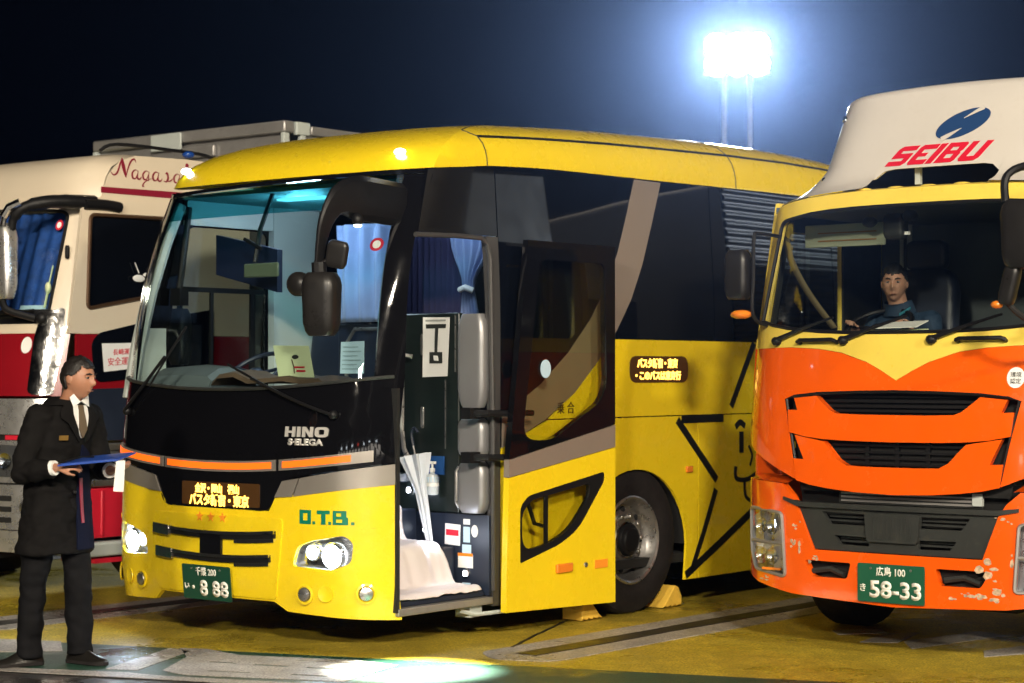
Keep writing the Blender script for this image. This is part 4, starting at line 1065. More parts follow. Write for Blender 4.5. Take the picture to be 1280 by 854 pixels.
mb = MB(); mb.tube([tfr(u, v, -.002) for u, v in [(-.655, 1.045), (-.762, 1.535), (-.70, 1.552), (-.53, 1.57), (-.25, 1.58), (0, 1.584), (.25, 1.58), (.53, 1.57), (.70, 1.552), (.762, 1.535), (.655, 1.045)]], .010, 6); mb.build('grille_frame', BLKM, T)
ub = [(-.697, 1.541), (-.535, 1.556), (-.50, 1.525), (-.43, 1.47), (-.385, 1.452), (-.2, 1.447)]
ub2 = [(0, 1.288), (-.30, 1.291), (-.468, 1.297), (-.60, 1.310), (-.722, 1.334), (-.738, 1.470), (-.665, 1.468)]
upb = ub+[(-u, v) for u, v in ub[::-1]]+[(-u, v) for u, v in ub2[::-1]]+ub2[1:]
panel('grille_bar', upb, tfr, ORA, T, .008, .05, (.06, .06))
lb = [(-.676, 1.318), (-.466, 1.284), (-.43, 1.25), (-.36, 1.175), (-.30, 1.144), (-.15, 1.140)]
lb2 = [(0, .980), (-.25, .988), (-.43, 1.003), (-.56, 1.020), (-.663, 1.044), (-.684, 1.176), (-.605, 1.172)]
lob = lb+[(-u, v) for u, v in lb[::-1]]+[(-u, v) for u, v in lb2[::-1]]+lb2[1:]
panel('grille_bar', lob, tfr, ORA, T, .008, .05, (.06, .06))
for z, w in ((1.555, .53), (1.525, .49), (1.495, .45), (1.468, .41), (1.265, .44), (1.225, .40), (1.19, .36), (1.155, .31)):
    panel('grille_slat', rect(-w, w, z-.007, z+.007), tfr, BLKM, gback, -.055, .02, (.15, .1))
for x in (-.2, 0, .2): panel('grille_strut', rect(x-.012, x+.012, 1.13, 1.29), tfr, BLKM, gback, -.06, .02, None)
st_ = panel('round_sticker', ellipse(.732, 1.668, .050, .060, 22), tfr, PAP, T, .003, .003, None)
lettering('sticker_text', '環境', .032, .732, 1.685, tfr, GRYP, st_, off=.005)
lettering('sticker_text', '認定', .032, .732, 1.648, tfr, GRYP, st_, off=.005)
# yellow upper front and windscreen frame
wb = lambda x: 1.935+.10*(abs(x)/1.15)**3
wt = lambda x: 2.705-.06*(abs(x)/1.0)**4
wso = span(wb, -1.08, 1.08, 16)+rp([(1.08, wb(1.08)), (1.01, wt(.98)), (.9, wt(.9))], [0, .08, 0])[1:-1]+span(wt, .9, -.9, 12)+rp([(-.9, wt(.9)), (-1.01, wt(.98)), (-1.08, wb(1.08))], [0, .08, 0])[1:-1]
panel('cab_shell', [[(u, v-.004) for u, v in [(-1.236, 1.849), (-1.04, 1.85)]]+[(u, v+.002) for u, v in chev[::-1][1:-1]]+[(1.236, 1.849), (1.20, 2.45), (1.13, 2.72)]+span(lambda x: 2.81-.06*(abs(x)/1.1)**3, 1.08, -1.08, 14)+[(-1.13, 2.72), (-1.20, 2.45)], wso], tfr, YEL2, T, 0.0, .03, (.06, .08))
wsT = panel('windscreen', wso, tfr, GLDK, T, -.012, .006, (.08, .1))
mb = MB(); lp = wso+[wso[0]]; mb.tube([tfr(u, v, 0) for u, v in lp], .012, 6, cap=False); mb.build('windscreen_seal', BLKM, wsT)
# cab sides, roof, back
for f_, s in ((tsl, -1), (tsr, 1)):
    cs = panel('cab_side', [[(.44, 1.28), (2.15, 1.15), (2.15, 1.845), (.50, 1.845)]], f_, ORA, T, -.002, .03, (.3, .3))
    panel('cab_side_upper', [[(.50, 1.848), (2.15, 1.848), (2.15, 2.80), (.75, 2.80)], rp([(.66, 1.95), (1.55, 1.95), (1.55, 2.62), (.86, 2.62)], .06)], f_, YEL2, T, -.002, .03, (.3, .3))
    panel('door_glass', rp([(.66, 1.95), (1.55, 1.95), (1.55, 2.62), (.86, 2.62)], .06), f_, GLDK, T, -.014, .005, None)
    panel('cab_lining', [[(.62, 1.5), (2.08, 1.5), (2.08, 2.76), (.84, 2.72), (.62, 2.0)], rp([(.66, 1.95), (1.55, 1.95), (1.55, 2.62), (.86, 2.62)], .06)], f_, GRYP, T, -.035, .012, (.3, .3))
    mb = MB(); mb.box(*sorted((s*1.02, s*1.235)), .46, 1.0, .62, 1.20); mb.build('cab_step', ORA if s < 0 else ORA, T, bevel=.03)
mb = MB()
rf = []
for y, z in ((.37, 2.80), (.44, 2.825), (.75, 2.845), (2.15, 2.845)):
    row = []
    for k in range(15):
        u = -1.22+2.44*k/14
        row.append(Vector((u, y+(sag2(u/1.245)*.9 if y < .6 else sag2(u/1.245)*.5 if y < 1 else 0), z-.10*(abs(u)/1.22)**4)))
    rf.append(row)
mb.loft(rf, cap=False, closed=False); mb.build('cab_roof', YEL2, T)
mb = MB(); mb.box(-1.2, 1.2, 2.10, 2.15, 1.1, 2.82); mb.build('cab_back', GREYD, T)
mb = MB(); mb.box(-.9, .9, 2.3, 3.3, .95, 2.4); mb.build('cooling_unit', GRYP, T, bevel=.03)
mb = MB(); mb.box(-1.2, 1.2, .55, 2.1, 1.15, 1.20); mb.build('cab_floor', VOID, T)
mb = MB(); mb.box(-1.16, 1.16, .62, 2.1, 2.72, 2.76); mb.build('cab_ceiling', GREYD, T)
# fairing
def ffn(u, v, d):
    uu = min(abs(u)/.99, 1.0)
    return (u, .55+max(0, v-2.88)*.62+.06*uu*uu+.40*uu**10-d, v)
def ftop(x): return 3.475-.035*(abs(x)/.9)**2-.02*(abs(x)/.95)**10
fa = panel('roof_fairing', [(-.985, 2.90), (-.52, 2.885), (-.42, 2.895), (-.36, 2.945), (-.30, 2.955), (.30, 2.955), (.36, 2.945), (.42, 2.895), (.52, 2.885), (.985, 2.90)]+span(ftop, .955, -.955, 20), ffn, CREAM, T, 0.0, .02, (.05, .06))
# rounded top edge, top skin and side skins of the fairing
mb = MB(); rows = []
for dy, dz in ((0, 0), (.02, .022), (.055, .036), (.12, .042), (.5, .05), (1.15, .05)):
    rows.append([Vector((x*(1 if dy < .1 else 1.0), ffn(x, ftop(x), 0)[1]*(1 if dy < .4 else 0)+(dy if dy < .4 else .9+dy), ftop(x)+dz)) for x in [-.955+1.91*k/40 for k in range(41)]])
mb.loft(rows, cap=False, closed=False); mb.build('fairing_top', CREAM, fa, sharp=60)
for s in (-1, 1):
    mb = MB()
    A = [Vector(ffn(s*.985, 2.90, 0)), Vector(ffn(s*.955, ftop(.955), 0))]
    mb.add([A[0], A[1], Vector((s*.985, 2.05, 3.44)), Vector((s*1.02, 2.05, 2.88))], [(0, 1, 2, 3)]); mb.build('fairing_side', CREAM, fa)
    # flared skirt of the fairing along the roof edge
    mb = MB(); rows = []
    for t in range(7):
        k = t/6
        row = []
        for j in range(10):
            q = j/9
            x = s*(.42+(.80)*q); xi = s*(.42+.56*q)
            o_ = Vector((x, .395+sag2(x/1.245)*.95, 2.838-.075*(abs(x)/1.22)**2)); i_ = Vector(ffn(xi, 2.99, .004))
            row.append(o_*(1-k)+i_*k+Vector((0, .02*math.sin(PI*k), -.025*math.sin(PI*k))))
        rows.append(row)
    mb.loft(rows, cap=False, closed=False); mb.build('fairing_skirt', CREAM, fa, sharp=80)
mb = MB(); mb.box(-.20, -.165, .68, .71, 2.86, 2.97); mb.build('fairing_strut', PALEG, fa)
mb = MB(); mb.box(-.9, .9, 1.35, 1.38, 2.86, 3.40); mb.build('fairing_dark_sheet', VOID, fa)  # black sheet added behind the fairing slot so it looks dark inside
for x, z in ((-.72, 2.915), (-.70, 3.33)):
    mb = MB(); mb.ell(ffn(x-.12, z, .01), (.02, .02, .028)); mb.build('fairing_rivet', CHR, fa)
for k in range(5):
    mb = MB(); mb.ell((-.44+.22*k, .47, 2.822), (.06, .03, .014), 10, 6); mb.build('roof_marker', YEL2, T)
# company mark and lettering (leaning block letters)
def seibu():
    S_ = [[(0, 0), (.86, 0), (1, .14), (1, .62), (.3, .62), (.3, .76), (1, .76), (1, 1), (.16, 1), (0, .86), (0, .38), (.7, .38), (.7, .24), (0, .24)]]
    E_ = [[(.12, 0), (1, 0), (1, .24), (.32, .24), (.32, .40), (.72, .40), (.72, .58), (.32, .58), (.32, .76), (1, .76), (1, 1), (.12, 1), (0, .88), (0, .12)]]
    I_ = [[(0, 0), (.34, 0), (.34, 1), (0, 1)]]
    B_ = [[(0, 0), (.9, 0), (1, .10), (1, .45), (.92, .52), (1, .6), (1, .9), (.9, 1), (0, 1)], [(.32, .22), (.32, .42), (.68, .42), (.68, .22)], [(.32, .60), (.32, .78), (.68, .78), (.68, .60)]]
    U_ = [[(.14, 0), (.86, 0), (1, .14), (1, 1), (.68, 1), (.68, .24), (.32, .24), (.32, 1), (0, 1), (0, .14)]]
    return [(S_, 0, 1.0), (E_, 1.14, .95), (I_, 2.16, 1.0), (B_, 2.62, 1.0), (U_, 3.78, 1.05)]
RS = mat('bright red lettering', (0.62, 0.008, 0.03), 0.45)
sc_ = .62/4.85
for lp, x0, w in seibu():
    q = []
    for loop in lp:
        q.append([(-.375+sc_*(x0+u*w)+.085*v, 2.975+.125*v) for u, v in loop])
    panel('company_letter', q, ffn, RS, T, .004, .004, (.1, .1))
MKB = mat('dark blue emblem', (0.015, 0.05, 0.15), 0.4)
ca, sa = math.cos(R(19)), math.sin(R(19))
def rot(pts, c=(.085, 3.225)): return [(c[0]+u*ca-v*sa, c[1]+u*sa+v*ca) for u, v in pts]
em = panel('company_emblem', rot(ellipse(0, 0, .175, .084, 36)), ffn, MKB, T, .004, .004, (.1, .1))
panel('emblem_streak', rot(stroke([(.140, .054), (.085, .046), (.01, .032)], [.030, .020, .003])), ffn, CREAM, em, .008, .004, None)
panel('emblem_streak', rot(stroke([(-.140, -.054), (-.085, -.044), (-.01, -.030)], [.034, .026, .003])), ffn, CREAM, em, .008, .004, None)
plate(T, 0, .462, -.018, '広島 100', '58-33', 'き', PLG, .435, .225)
# wipers and grab handles
for x, dx, dz in ((-.87, .42, .10), (-.37, .42, .10), (.215, .42, .10)):
    mb = MB(); mb.ell(tfr(x, 1.89, .02), (.035, .03, .03), 10, 6); mb.tube([tfr(x, 1.895, .03), tfr(x+dx*.5, 1.915+dz*.5, .035), tfr(x+dx, 1.93+dz, .03)], [.016, .012, .008], 6); mb.build('wiper', BLKM, T)
for x0, x1 in ((-.69, -.42), (.375, .66)):
    mb = MB(); mb.tube([tfr(x0, 1.875, .0), tfr(x0, 1.885, .035), tfr(x0+.02, 1.893, .04), tfr(x1-.02, 1.895, .04), tfr(x1, 1.887, .035), tfr(x1, 1.877, 0)], .013, 8); mb.build('grab_handle', BLKM, T)
# mirrors
mb = MB(); mb.loft(rbox((1.02, -.42, 2.44), (.24, .16, .37), .06, taper=.1)); m1 = mb.build('mirror_head', MIRP, T, sharp=60)
mb = MB(); mb.tube(catmull([(1.20, .50, 2.86), (1.10, .30, 2.87), (1.0, -.25, 2.83), (.925, -.42, 2.76), (.92, -.43, 2.62)], 5), .022, 8); mb.build('mirror_stay', BLKM, m1)
mb = MB(); mb.tube(catmull([(.94, -.43, 2.28), (.945, -.43, 2.16), (.93, -.42, 2.07), (1.05, -.30, 1.95), (1.20, .2, 1.85)], 5), .016, 8); mb.build('mirror_stay', MIRP, m1)
mb = MB(); mb.loft(rbox((.945, -.43, 2.17), (.09, .08, .22), .03, Matrix.Rotation(R(14), 4, 'Y'))); mb.build('mirror_head', MIRP, T, sharp=60)
mb = MB(); mb.ell((.87, -.43, 2.065), (.035, .03, .022), 12, 8); mb.build('mirror_lamp', AMB, T)
mb = MB(); mb.loft(rbox((-1.15, .15, 2.31), (.16, .12, .31), .04)); m2 = mb.build('mirror_head', MIRP, T, sharp=60)
mb = MB(); mb.tube(catmull([(-1.02, .42, 2.56), (-1.03, .2, 2.565), (-1.035, .15, 2.54), (-1.04, .15, 2.3), (-1.04, .15, 2.05), (-1.0, .3, 1.98)], 5), .012, 8); mb.build('mirror_stay', BLKM, m2)
mb = MB(); mb.ell((-1.13, .15, 2.06), (.075, .05, .03), 14, 8); mb.build('mirror_lamp', AMB, T)
# cab interior
mb = MB(); dzT = [(.40, 1.55), (.36, 1.88), (.42, 1.915), (.62, 1.925), (.85, 1.90), (.95, 1.70), (.95, 1.3)]
mb.loft([[Vector((x, y+.12*(abs(x)/1.1)**4, z)) for y, z in dzT] for x in (-1.14, -.8, -.4, 0, .4, .8, 1.14)]); mb.build('dashboard', BLKM, T)
seat(T, -.62, 1.35, 1.20, NAVY, 'driver_seat'); seat(T, .62, 1.35, 1.20, BLKM, 'passenger_seat')
MWT = Matrix.Translation((-.62, .98, 2.00)) @ Matrix.Rotation(R(28), 4, 'X')
mb = MB(); mb.tube([MWT @ Vector((.22*math.cos(2*PI*k/30), .22*math.sin(2*PI*k/30), 0)) for k in range(31)], .015, 8, cap=False)
for a in (0, PI, 1.5*PI): mb.tube([MWT @ Vector((0, 0, -.03)), MWT @ Vector((.21*math.cos(a), .21*math.sin(a), 0))], .013, 6)
mb.ell(MWT @ Vector((0, 0, -.03)), (.06, .06, .04), 12, 8); mb.tube([MWT @ Vector((0, 0, -.03)), (-.62, .8, 1.7)], .03, 8); mb.build('steering_wheel', BLKM, T)
mb = MB(); mb.box(-1.02, -.44, .74, .755, 2.50, 2.645); vz = mb.build('sun_visor', mat('pale green visor', (0.45, 0.50, 0.36), 0.7), T, bevel=.02)
for z in (2.535, 2.585): 
    mb = MB(); mb.box(-.92, -.50, .734, .739, z, z+.008); mb.build('visor_print', mat('faded print', (0.40, 0.20, 0.06), .8) if z < 2.55 else MATS['faded print'], vz)
mb = MB(); mb.loft(rbox((-.30, .62, 2.60), (.14, .10, .16), .03)); mb.ell((-.19, .60, 2.66), (.05, .04, .04)); mb.ell((-.47, .60, 2.635), (.05, .04, .035)); mb.build('dash_camera', GRYP, T, sharp=60)
mb = MB(); mb.box(-.245, -.20, .60, .62, 2.545, 2.565); mb.build('camera_label', PAP, T)
mb = MB()
bl = catmull([(-1.09, .62, 2.60), (-1.04, .60, 2.42), (-.90, .58, 2.20), (-.70, .56, 1.97)], 5)
mb.add([v for p in bl for v in (p+Vector((-.022, 0, 0)), p+Vector((.022, 0, .01)))], [(2*k, 2*k+1, 2*k+3, 2*k+2) for k in range(len(bl)-1)])
o = mb.build('hanging_strap', mat('olive webbing', (.09, .07, .03), .8, bump=.2, bscale=300), T); o.modifiers.new('t', 'SOLIDIFY').thickness = .004
mb = MB(); mb.tube([(-.80, 1.75, 1.5), (-.80, 1.75, 2.7)], .02, 8); mb.tube([(-.86, 1.75, 1.5), (-.86, 1.75, 2.7)], .014, 8); mb.build('window_post', PALEG, T)
# chassis, wheels, cargo box with ribbed sides
wT = wheel('wheel', -1.03, 1.45, -1, T); 
c = copy_tree(wT, T); c.location = (1.03, 1.45, .52); c.rotation_euler = (0, 0, PI)
for y in (6.8, 8.1):
    for s in (-1, 1):
        c = copy_tree(wT, T); c.location = (s*1.03, y, .52); c.rotation_euler = (.4, 0, 0 if s < 0 else PI)
mb = MB(); mb.box(-.45, -.35, .3, 10.5, .62, .9); mb.box(.35, .45, .3, 10.5, .62, .9); mb.build('chassis_rail', BLKM, T)
mb = MB(); mb.box(-.62, .62, .35, .6, .30, .55); mb.build('under_guard', VOID, T)
mb = MB(); mb.box(-.9, .9, 1.35, 1.55, .42, .62); mb.build('front_axle', VOID, T)
def ribbed(x, y0, y1, z0, z1, out, m, name, parent, pitch=.075, amp=.012):
    mb = MB(); n = int((z1-z0)/pitch*6); rows = []
    for k in range(n+1):
        z = z0+(z1-z0)*k/n; d = amp*math.sin((z-z0)/pitch*2*PI)
        rows.append([Vector((x+out*d, y0, z)), Vector((x+out*d, y1, z))])
    mb.loft(rows, cap=False, closed=False); return mb.build(name, m, parent, sharp=180, recalc=False)
RIB = mat('ribbed box aluminium', (0.50, 0.50, 0.52), 0.35, metal=0.6, var=.08)
ribbed(-1.235, 4.3, 11.3, 1.12, 3.50, -1, RIB, 'box_side', T); ribbed(1.235, 4.3, 11.3, 1.12, 3.50, 1, RIB, 'box_side', T)
mb = MB(); mb.box(-1.22, 1.22, 4.27, 4.30, 1.05, 3.52); mb.build('box_front', GRYP, T)
mb = MB(); mb.box(-1.22, 1.22, 4.27, 11.3, 3.50, 3.53); mb.build('box_top', ALU, T)
mb = MB(); mb.box(-1.22, 1.22, 11.27, 11.3, 1.05, 3.52); mb.build('box_back', ALU, T)
mb = MB(); mb.box(-1.23, 1.23, 4.27, 11.3, 1.02, 1.11); mb.build('box_floor', ALU, T)

# ------------------------------------------------------------------ red and cream truck
def sag3(u):
    u = min(abs(u), 1.0); return .10*u*u+.18*u**10
def lfr(u, v, d):
    uu = max(-1.0, min(1.0, u/1.245))
    nx = (0.2*abs(uu)+1.8*abs(uu)**9)/1.245*(1 if uu > 0 else -1); k = 1/math.sqrt(1+nx*nx)
    return (u+d*nx*k, RT(v)+sag3(uu)-d*k, v)
PTL = PB-LV*3.77+AV*.5
TL = tag(empty('red_truck', PTL, -TH), 'dark red and cream box truck with chrome bumper and blue cab curtain', 'truck')
T = TL
# chrome bumper in stacked steps
for z0, z1, off, m_ in ((.36, .52, -.02, CHRB), (.53, .86, .0, CHRB), (.875, 1.19, -.01, CHRB), (1.235, 1.50, .0, CHRB)):
    panel('chrome_bumper', sym([(-1.236, z0), (-1.236, z1)])[:2]+[(1.236, z1), (1.236, z0)], lfr, m_, T, off, .04, (.06, .08))
for z0, z1 in ((1.19, 1.235), (.858, .878)):
    panel('bumper_gap', rect(-1.236, 1.236, z0-.01, z1+.01), lfr, VOID, T, -.03, .02, (.06, .1))
for s in (1, -1):
    lp_ = rp([(s*.80, .92), (s*1.12, .93), (s*1.13, 1.15), (s*.82, 1.16)], .03)
    h = panel('headlight', lp_, lfr, STEEL, T, .002, .01, (.06, .06)); panel('lens', lp_, lfr, LENS, h, .03, .004, (.06, .06))
    for k in range(2):
        mb = MB(); mb.lathe([(.01, 0), (.04, .005), (.06, .02)], 16, AX((s*.3, -1, 0), lfr(s*(.90+.13*k), 1.04, .004))); mb.build('reflector', CHR, h)
    for zz in (.60, .68, .76):
        panel('bumper_slot', rect(*sorted((s*.55, s*.95)), zz-.02, zz+.02, .01), lfr, VOID, T, .003, .004, (.06, .06))
    mb = MB(); mb.ell(lfr(s*1.06, .70, .01), (.05, .03, .05)); mb.build('fog_lamp', STEEL, T)
panel('bumper_reflector', rect(.88, 1.0, 1.195, 1.228), lfr, REDG, T, -.005, .01, None)
rp_ = panel('cab_front', [(-1.236, 1.52), (1.236, 1.52), (1.236, 1.985), (-1.236, 1.985)], lfr, RED, T, 0, .03, (.06, .1))
panel('round_sticker', ellipse(.98, 1.90, .045, .062, 20), lfr, PAP, T, .003, .003, None)
for z in (1.60, 1.68, 1.76): panel('grille_slot', rect(-.62, .62, z-.018, z+.018, .01), lfr, VOID, T, .003, .004, (.1, .1))
for s in (1, -1):
    cc = panel('chrome_corner', rp([(s*1.05, 1.54), (s*1.20, 1.52), (s*1.215, 1.88), (s*1.19, 2.19), (s*1.06, 2.13), (s*1.04, 1.95)], .04), lfr, CHR, T, .018, .03, (.03, .08))
wbl = lambda x: 2.10+.04*(abs(x)/1.1)**3
wtl = lambda x: 2.945-.03*(abs(x)/1.0)**4
wsl = span(wbl, -1.10, 1.10, 14)+rp([(1.10, wbl(1.1)), (1.075, wtl(1.06)), (.95, wtl(.95))], [0, .08, 0])[1:-1]+span(wtl, .95, -.95, 12)+rp([(-.95, wtl(.95)), (-1.075, wtl(1.06)), (-1.10, wbl(1.1))], [0, .08, 0])[1:-1]
panel('cab_shell', [[(-1.236, 1.988), (1.236, 1.988), (1.225, 2.95)]+span(lambda x: 3.02, 1.2, -1.2, 4)+[(-1.225, 2.95)], wsl], lfr, CREAM2, T, 0, .03, (.05, .08))
wsT = panel('windscreen', wsl, lfr, GL, T, -.012, .006, (.08, .1))
mb = MB(); mb.tube([lfr(u, v, 0) for u, v in wsl+[wsl[0]]], .014, 6, cap=False); mb.build('windscreen_seal', BLKM, wsT)
# curtain drawn behind the windscreen
mb = MB(); rows = []
for j in range(2):
    rows.append([Vector(lfr(-1.08+2.16*k/120, 2.17+.74*j, -.055+.012*math.sin(k*.9)+.006*math.sin(k*.37))) for k in range(121)])
mb.loft(rows, cap=False, closed=False); mb.build('curtain', CURTB, T, sharp=180)
panel('windscreen_cowl', rect(-1.12, 1.12, 2.06, 2.165), lfr, BLKM, T, .006, .03, (.06, .1))
stl = panel('inspection_sticker', ellipse(1.02, 2.81, .03, .04, 16), lfr, REDG, T, -.008, .003, None); panel('sticker_centre', ellipse(1.02, 2.81, .018, .024, 12), lfr, PAP, stl, -.006, .003, None)
mb = MB(); mb.tube([lfr(1.035, 2.50, -.03), lfr(1.04, 2.36, -.03)], .006, 5); mb.ell(lfr(1.04, 2.33, -.03), (.028, .02, .045)); mb.tube([lfr(1.045, 2.29, -.03), lfr(1.05, 2.18, -.03)], .010, 5); mb.build('hanging_charm', PAPG, T)
panel('dash_strip', rect(.82, 1.06, 2.17, 2.20), lfr, PAPB, T, -.03, .01, (.1, .1))
mb = MB(); mb.tube([lfr(.30, 2.10, .03), lfr(.60, 2.13, .035), lfr(1.0, 2.16, .03)], .012, 6); mb.ell(lfr(1.07, 2.10, .03), (.05, .04, .05)); mb.build('wiper', BLKM, T)
# cab side with door
for f_, s in ((tsr, 1), (tsl, -1)):
    panel('cab_side', [[(.36, 1.988), (2.2, 1.988), (2.2, 3.02), (.50, 3.02)], rp([(.535, 2.175), (.90, 2.24), (1.42, 2.33), (1.42, 2.90), (.56, 2.885)], .05)], f_, CREAM2, T, -.002, .03, (.3, .3))
    dg_ = panel('door_glass', rp([(.535, 2.175), (.90, 2.24), (1.42, 2.33), (1.42, 2.90), (.56, 2.885)], .05), f_, WIN, T, -.012, .01, None)
    if s > 0:
        mb = MB(); lpw = rp([(.535, 2.175), (.90, 2.24), (1.42, 2.33), (1.42, 2.90), (.56, 2.885)], .05); mb.tube([f_(u, v, 0) for u, v in lpw+[lpw[0]]], .016, 6, cap=False); mb.build('window_frame', mat('bronze window frame', (.10, .055, .03), .35, metal=.5), T)
        mb = MB(); mb.tube([(1.244, 1.27, 2.36), (1.244, 1.29, 2.88)], .018, 6); mb.build('window_frame', PALEG, T)
        mb = MB(); mb.ell((1.26, 1.02, 2.42), (.008, .06, .028), 14, 8); mb.ell((1.26, 1.14, 2.45), (.006, .08, .02), 14, 8); mb.tube([(1.262, 1.02, 2.46), (1.262, .98, 2.54)], .004, 5); mb.build('feather_charm', PAP, dg_)
    lw_ = panel('cab_side_lower', [(.44, 1.20), (2.2, 1.10), (2.2, 1.984), (.44, 1.984)], f_, RED, T, -.002, .03, (.3, .3))
    panel('cab_side_film', [(.47, 1.985), (2.2, 2.05), (2.2, 2.30), (1.45, 2.16), (.47, 2.0)], f_, CREAM2, T, .001, .006, None)
    panel('door_lower_glass', rp([(.60, 1.62), (1.8, 1.70), (1.8, 2.20), (1.2, 2.11), (.64, 1.995), (.57, 1.92)], [.08, .03, .03, .03, .04, .08]), f_, WIN, T, .008, .006, None)
    panel('cab_side_stripe', [(.50, 1.18), (2.2, 1.18), (2.2, 1.60), (.50, 1.57)], f_, NAVY, T, .004, .006, None)
    fs_ = panel('roof_fairing', [(.66, 3.0), (2.25, 3.0), (2.25, 3.375), (1.5, 3.38), (1.0, 3.365), (.86, 3.32), (.74, 3.20)], f_, CREAM2, T, -.012, .02, (.2, .1))
    if s > 0:
        panel('fairing_stripe', [(.67, 3.06), (2.2, 3.065), (2.2, 3.125), (.67, 3.105)], f_, MAROON, fs_, -.008, .004, None)
# placard in the lower door glass
pc = panel('placard', [(.685, 1.70), (1.07, 1.735), (1.055, 1.925), (.665, 1.915)], tsr, PAP, T, .014, .004, None)
lettering('placard_text', '長崎運送', .050, .875, 1.855, tsr, REDG, pc, off=.017, width=.21, slope=.05)
lettering('placard_text', '安全運転中', .066, .88, 1.785, tsr, REDG, pc, off=.017, width=.32, slope=.06)
# script lettering: pen strokes
def pen(pts, w, z0=3.185, y0=.76, k=.155): 
    P = catmull([(a, b, 0) for a, b in pts], 6); n = len(P)
    ws_ = [max(.18, abs(math.sin(PI*(i+.5)/n)))*w*k for i in range(n)]
    panel('script_stroke', stroke([(y0+p.x*k, z0+p.y*k) for p in P], ws_), tsr, MAROON, fs_l, -.007, .004, None)
fs_l = [o for o in TL.children if o.name.startswith('roof_fairing')][0]
pen([(0, .28), (.18, .12), (.42, .25), (.62, .75), (.72, 1.02)], .09)
pen([(.70, 1.0), (.80, .60), (.98, .05)], .20)
pen([(.97, .06), (1.12, .55), (1.32, .92), (1.52, .98), (1.60, .84)], .09)
def bowl(x): pen([(x+.40, .42), (x+.22, .46), (x+.05, .28), (x+.10, .05), (x+.28, .06), (x+.42, .36)], .09); pen([(x+.43, .44), (x+.38, .10), (x+.52, .02), (x+.66, .16)], .09)
for x in (1.32, 2.66, 4.05): bowl(x)
pen([(2.42, .42), (2.24, .46), (2.06, .28), (2.12, .05), (2.30, .06), (2.44, .36)], .09)
pen([(2.45, .44), (2.40, -.10), (2.25, -.36), (2.05, -.30), (2.20, -.08), (2.66, .14)], .08)
pen([(3.36, .12), (3.62, .48), (3.70, .20), (3.58, .02), (3.42, .06)], .10); pen([(3.62, .05), (3.85, .08), (4.05, .24)], .06)
pen([(4.76, .12), (4.95, .60), (5.02, .95), (4.92, .98), (4.88, .5), (4.84, .0)], .09)
pen([(4.88, .25), (5.08, .45), (5.14, .32), (4.98, .24), (5.12, .02), (5.32, .14)], .09)
pen([(5.42, .44), (5.38, .10), (5.50, .02), (5.62, .16)], .09); pen([(5.46, .62), (5.48, .66), (5.50, .68)], .12)
# roof dome
mb = MB(); rows = []
for y, z in ((.42, 3.0), (.44, 3.10), (.48, 3.20), (.56, 3.29), (.70, 3.355), (.95, 3.395), (1.5, 3.41), (2.25, 3.40)):
    row = []
    for k in range(21):
        u = -1.232+2.464*k/20
        row.append(Vector((u, y+sag3(u/1.245)*max(0, (1.2-y)/.8) if y < 1.2 else y, z-(z-3.0)*.10*(abs(u)/1.232)**10)))
    rows.append(row)
mb.loft(rows, cap=False, closed=False); mb.build('roof_dome', CREAM2, T, sharp=80)
mb = MB(); mb.box(-1.2, 1.2, 2.18, 2.22, 1.0, 3.0); mb.build('cab_back', CREAM2, T)
mb = MB(); mb.tube(catmull([(1.0, .85, 3.41), (1.02, 1.0, 3.47), (1.0, 1.6, 3.475), (1.0, 1.95, 3.46), (1.0, 2.1, 3.40)], 4), .014, 6); mb.build('roof_rail', BLKM, T)
mb = MB(); mb.ell((1.15, 1.62, 3.43), (.05, .05, .03)); mb.build('marker_lamp', mat('blue lens', (.01, .05, .25), .2), T)
# mirror with long curved arm
mb = MB(); mb.tube(catmull([(1.22, .62, 2.98), (1.20, .45, 2.975), (1.15, .25, 2.965), (1.05, .10, 2.92), (.98, .06, 2.84), (.955, .06, 2.76)], 5), [.055]*8+[.05]*6+[.04]*6+[.032]*6, 8); ma = mb.build('mirror_arm', BLKM, T, sharp=60)
mb = MB(); mb.tube(catmull([(1.25, .50, 2.96), (1.25, .70, 2.965), (1.25, .84, 2.955)], 4), .042, 8); mb.build('mirror_arm', BLKM, T, sharp=60)
mb = MB(); mb.tube([(.985, .02, 2.90), (.955, -.01, 2.84), (.94, -.01, 2.78)], .022, 8); mb.tube([(1.07, .05, 2.955), (1.0, .0, 2.92), (.96, -.02, 2.85)], .03, 8); mb.build('arm_cover', CHR, ma)
mb = MB(); mb.loft(rbox((.865, .05, 2.52), (.27, .15, .56), .06, Matrix.Rotation(R(-4), 4, 'Y'), taper=.22)); mb.build('mirror_head', CHRB, T, sharp=60)
mb = MB(); mb.tube(catmull([(.86, .05, 2.24), (.92, .05, 2.16), (1.05, .2, 2.10)], 5), .028, 8); mb.build('mirror_stay', BLKM, T)
mb = MB(); mb.loft(rbox((1.15, .42, 2.60), (.03, .03, .10), .01)); mb.build('pillar_lamp', BLKM, T, sharp=60)
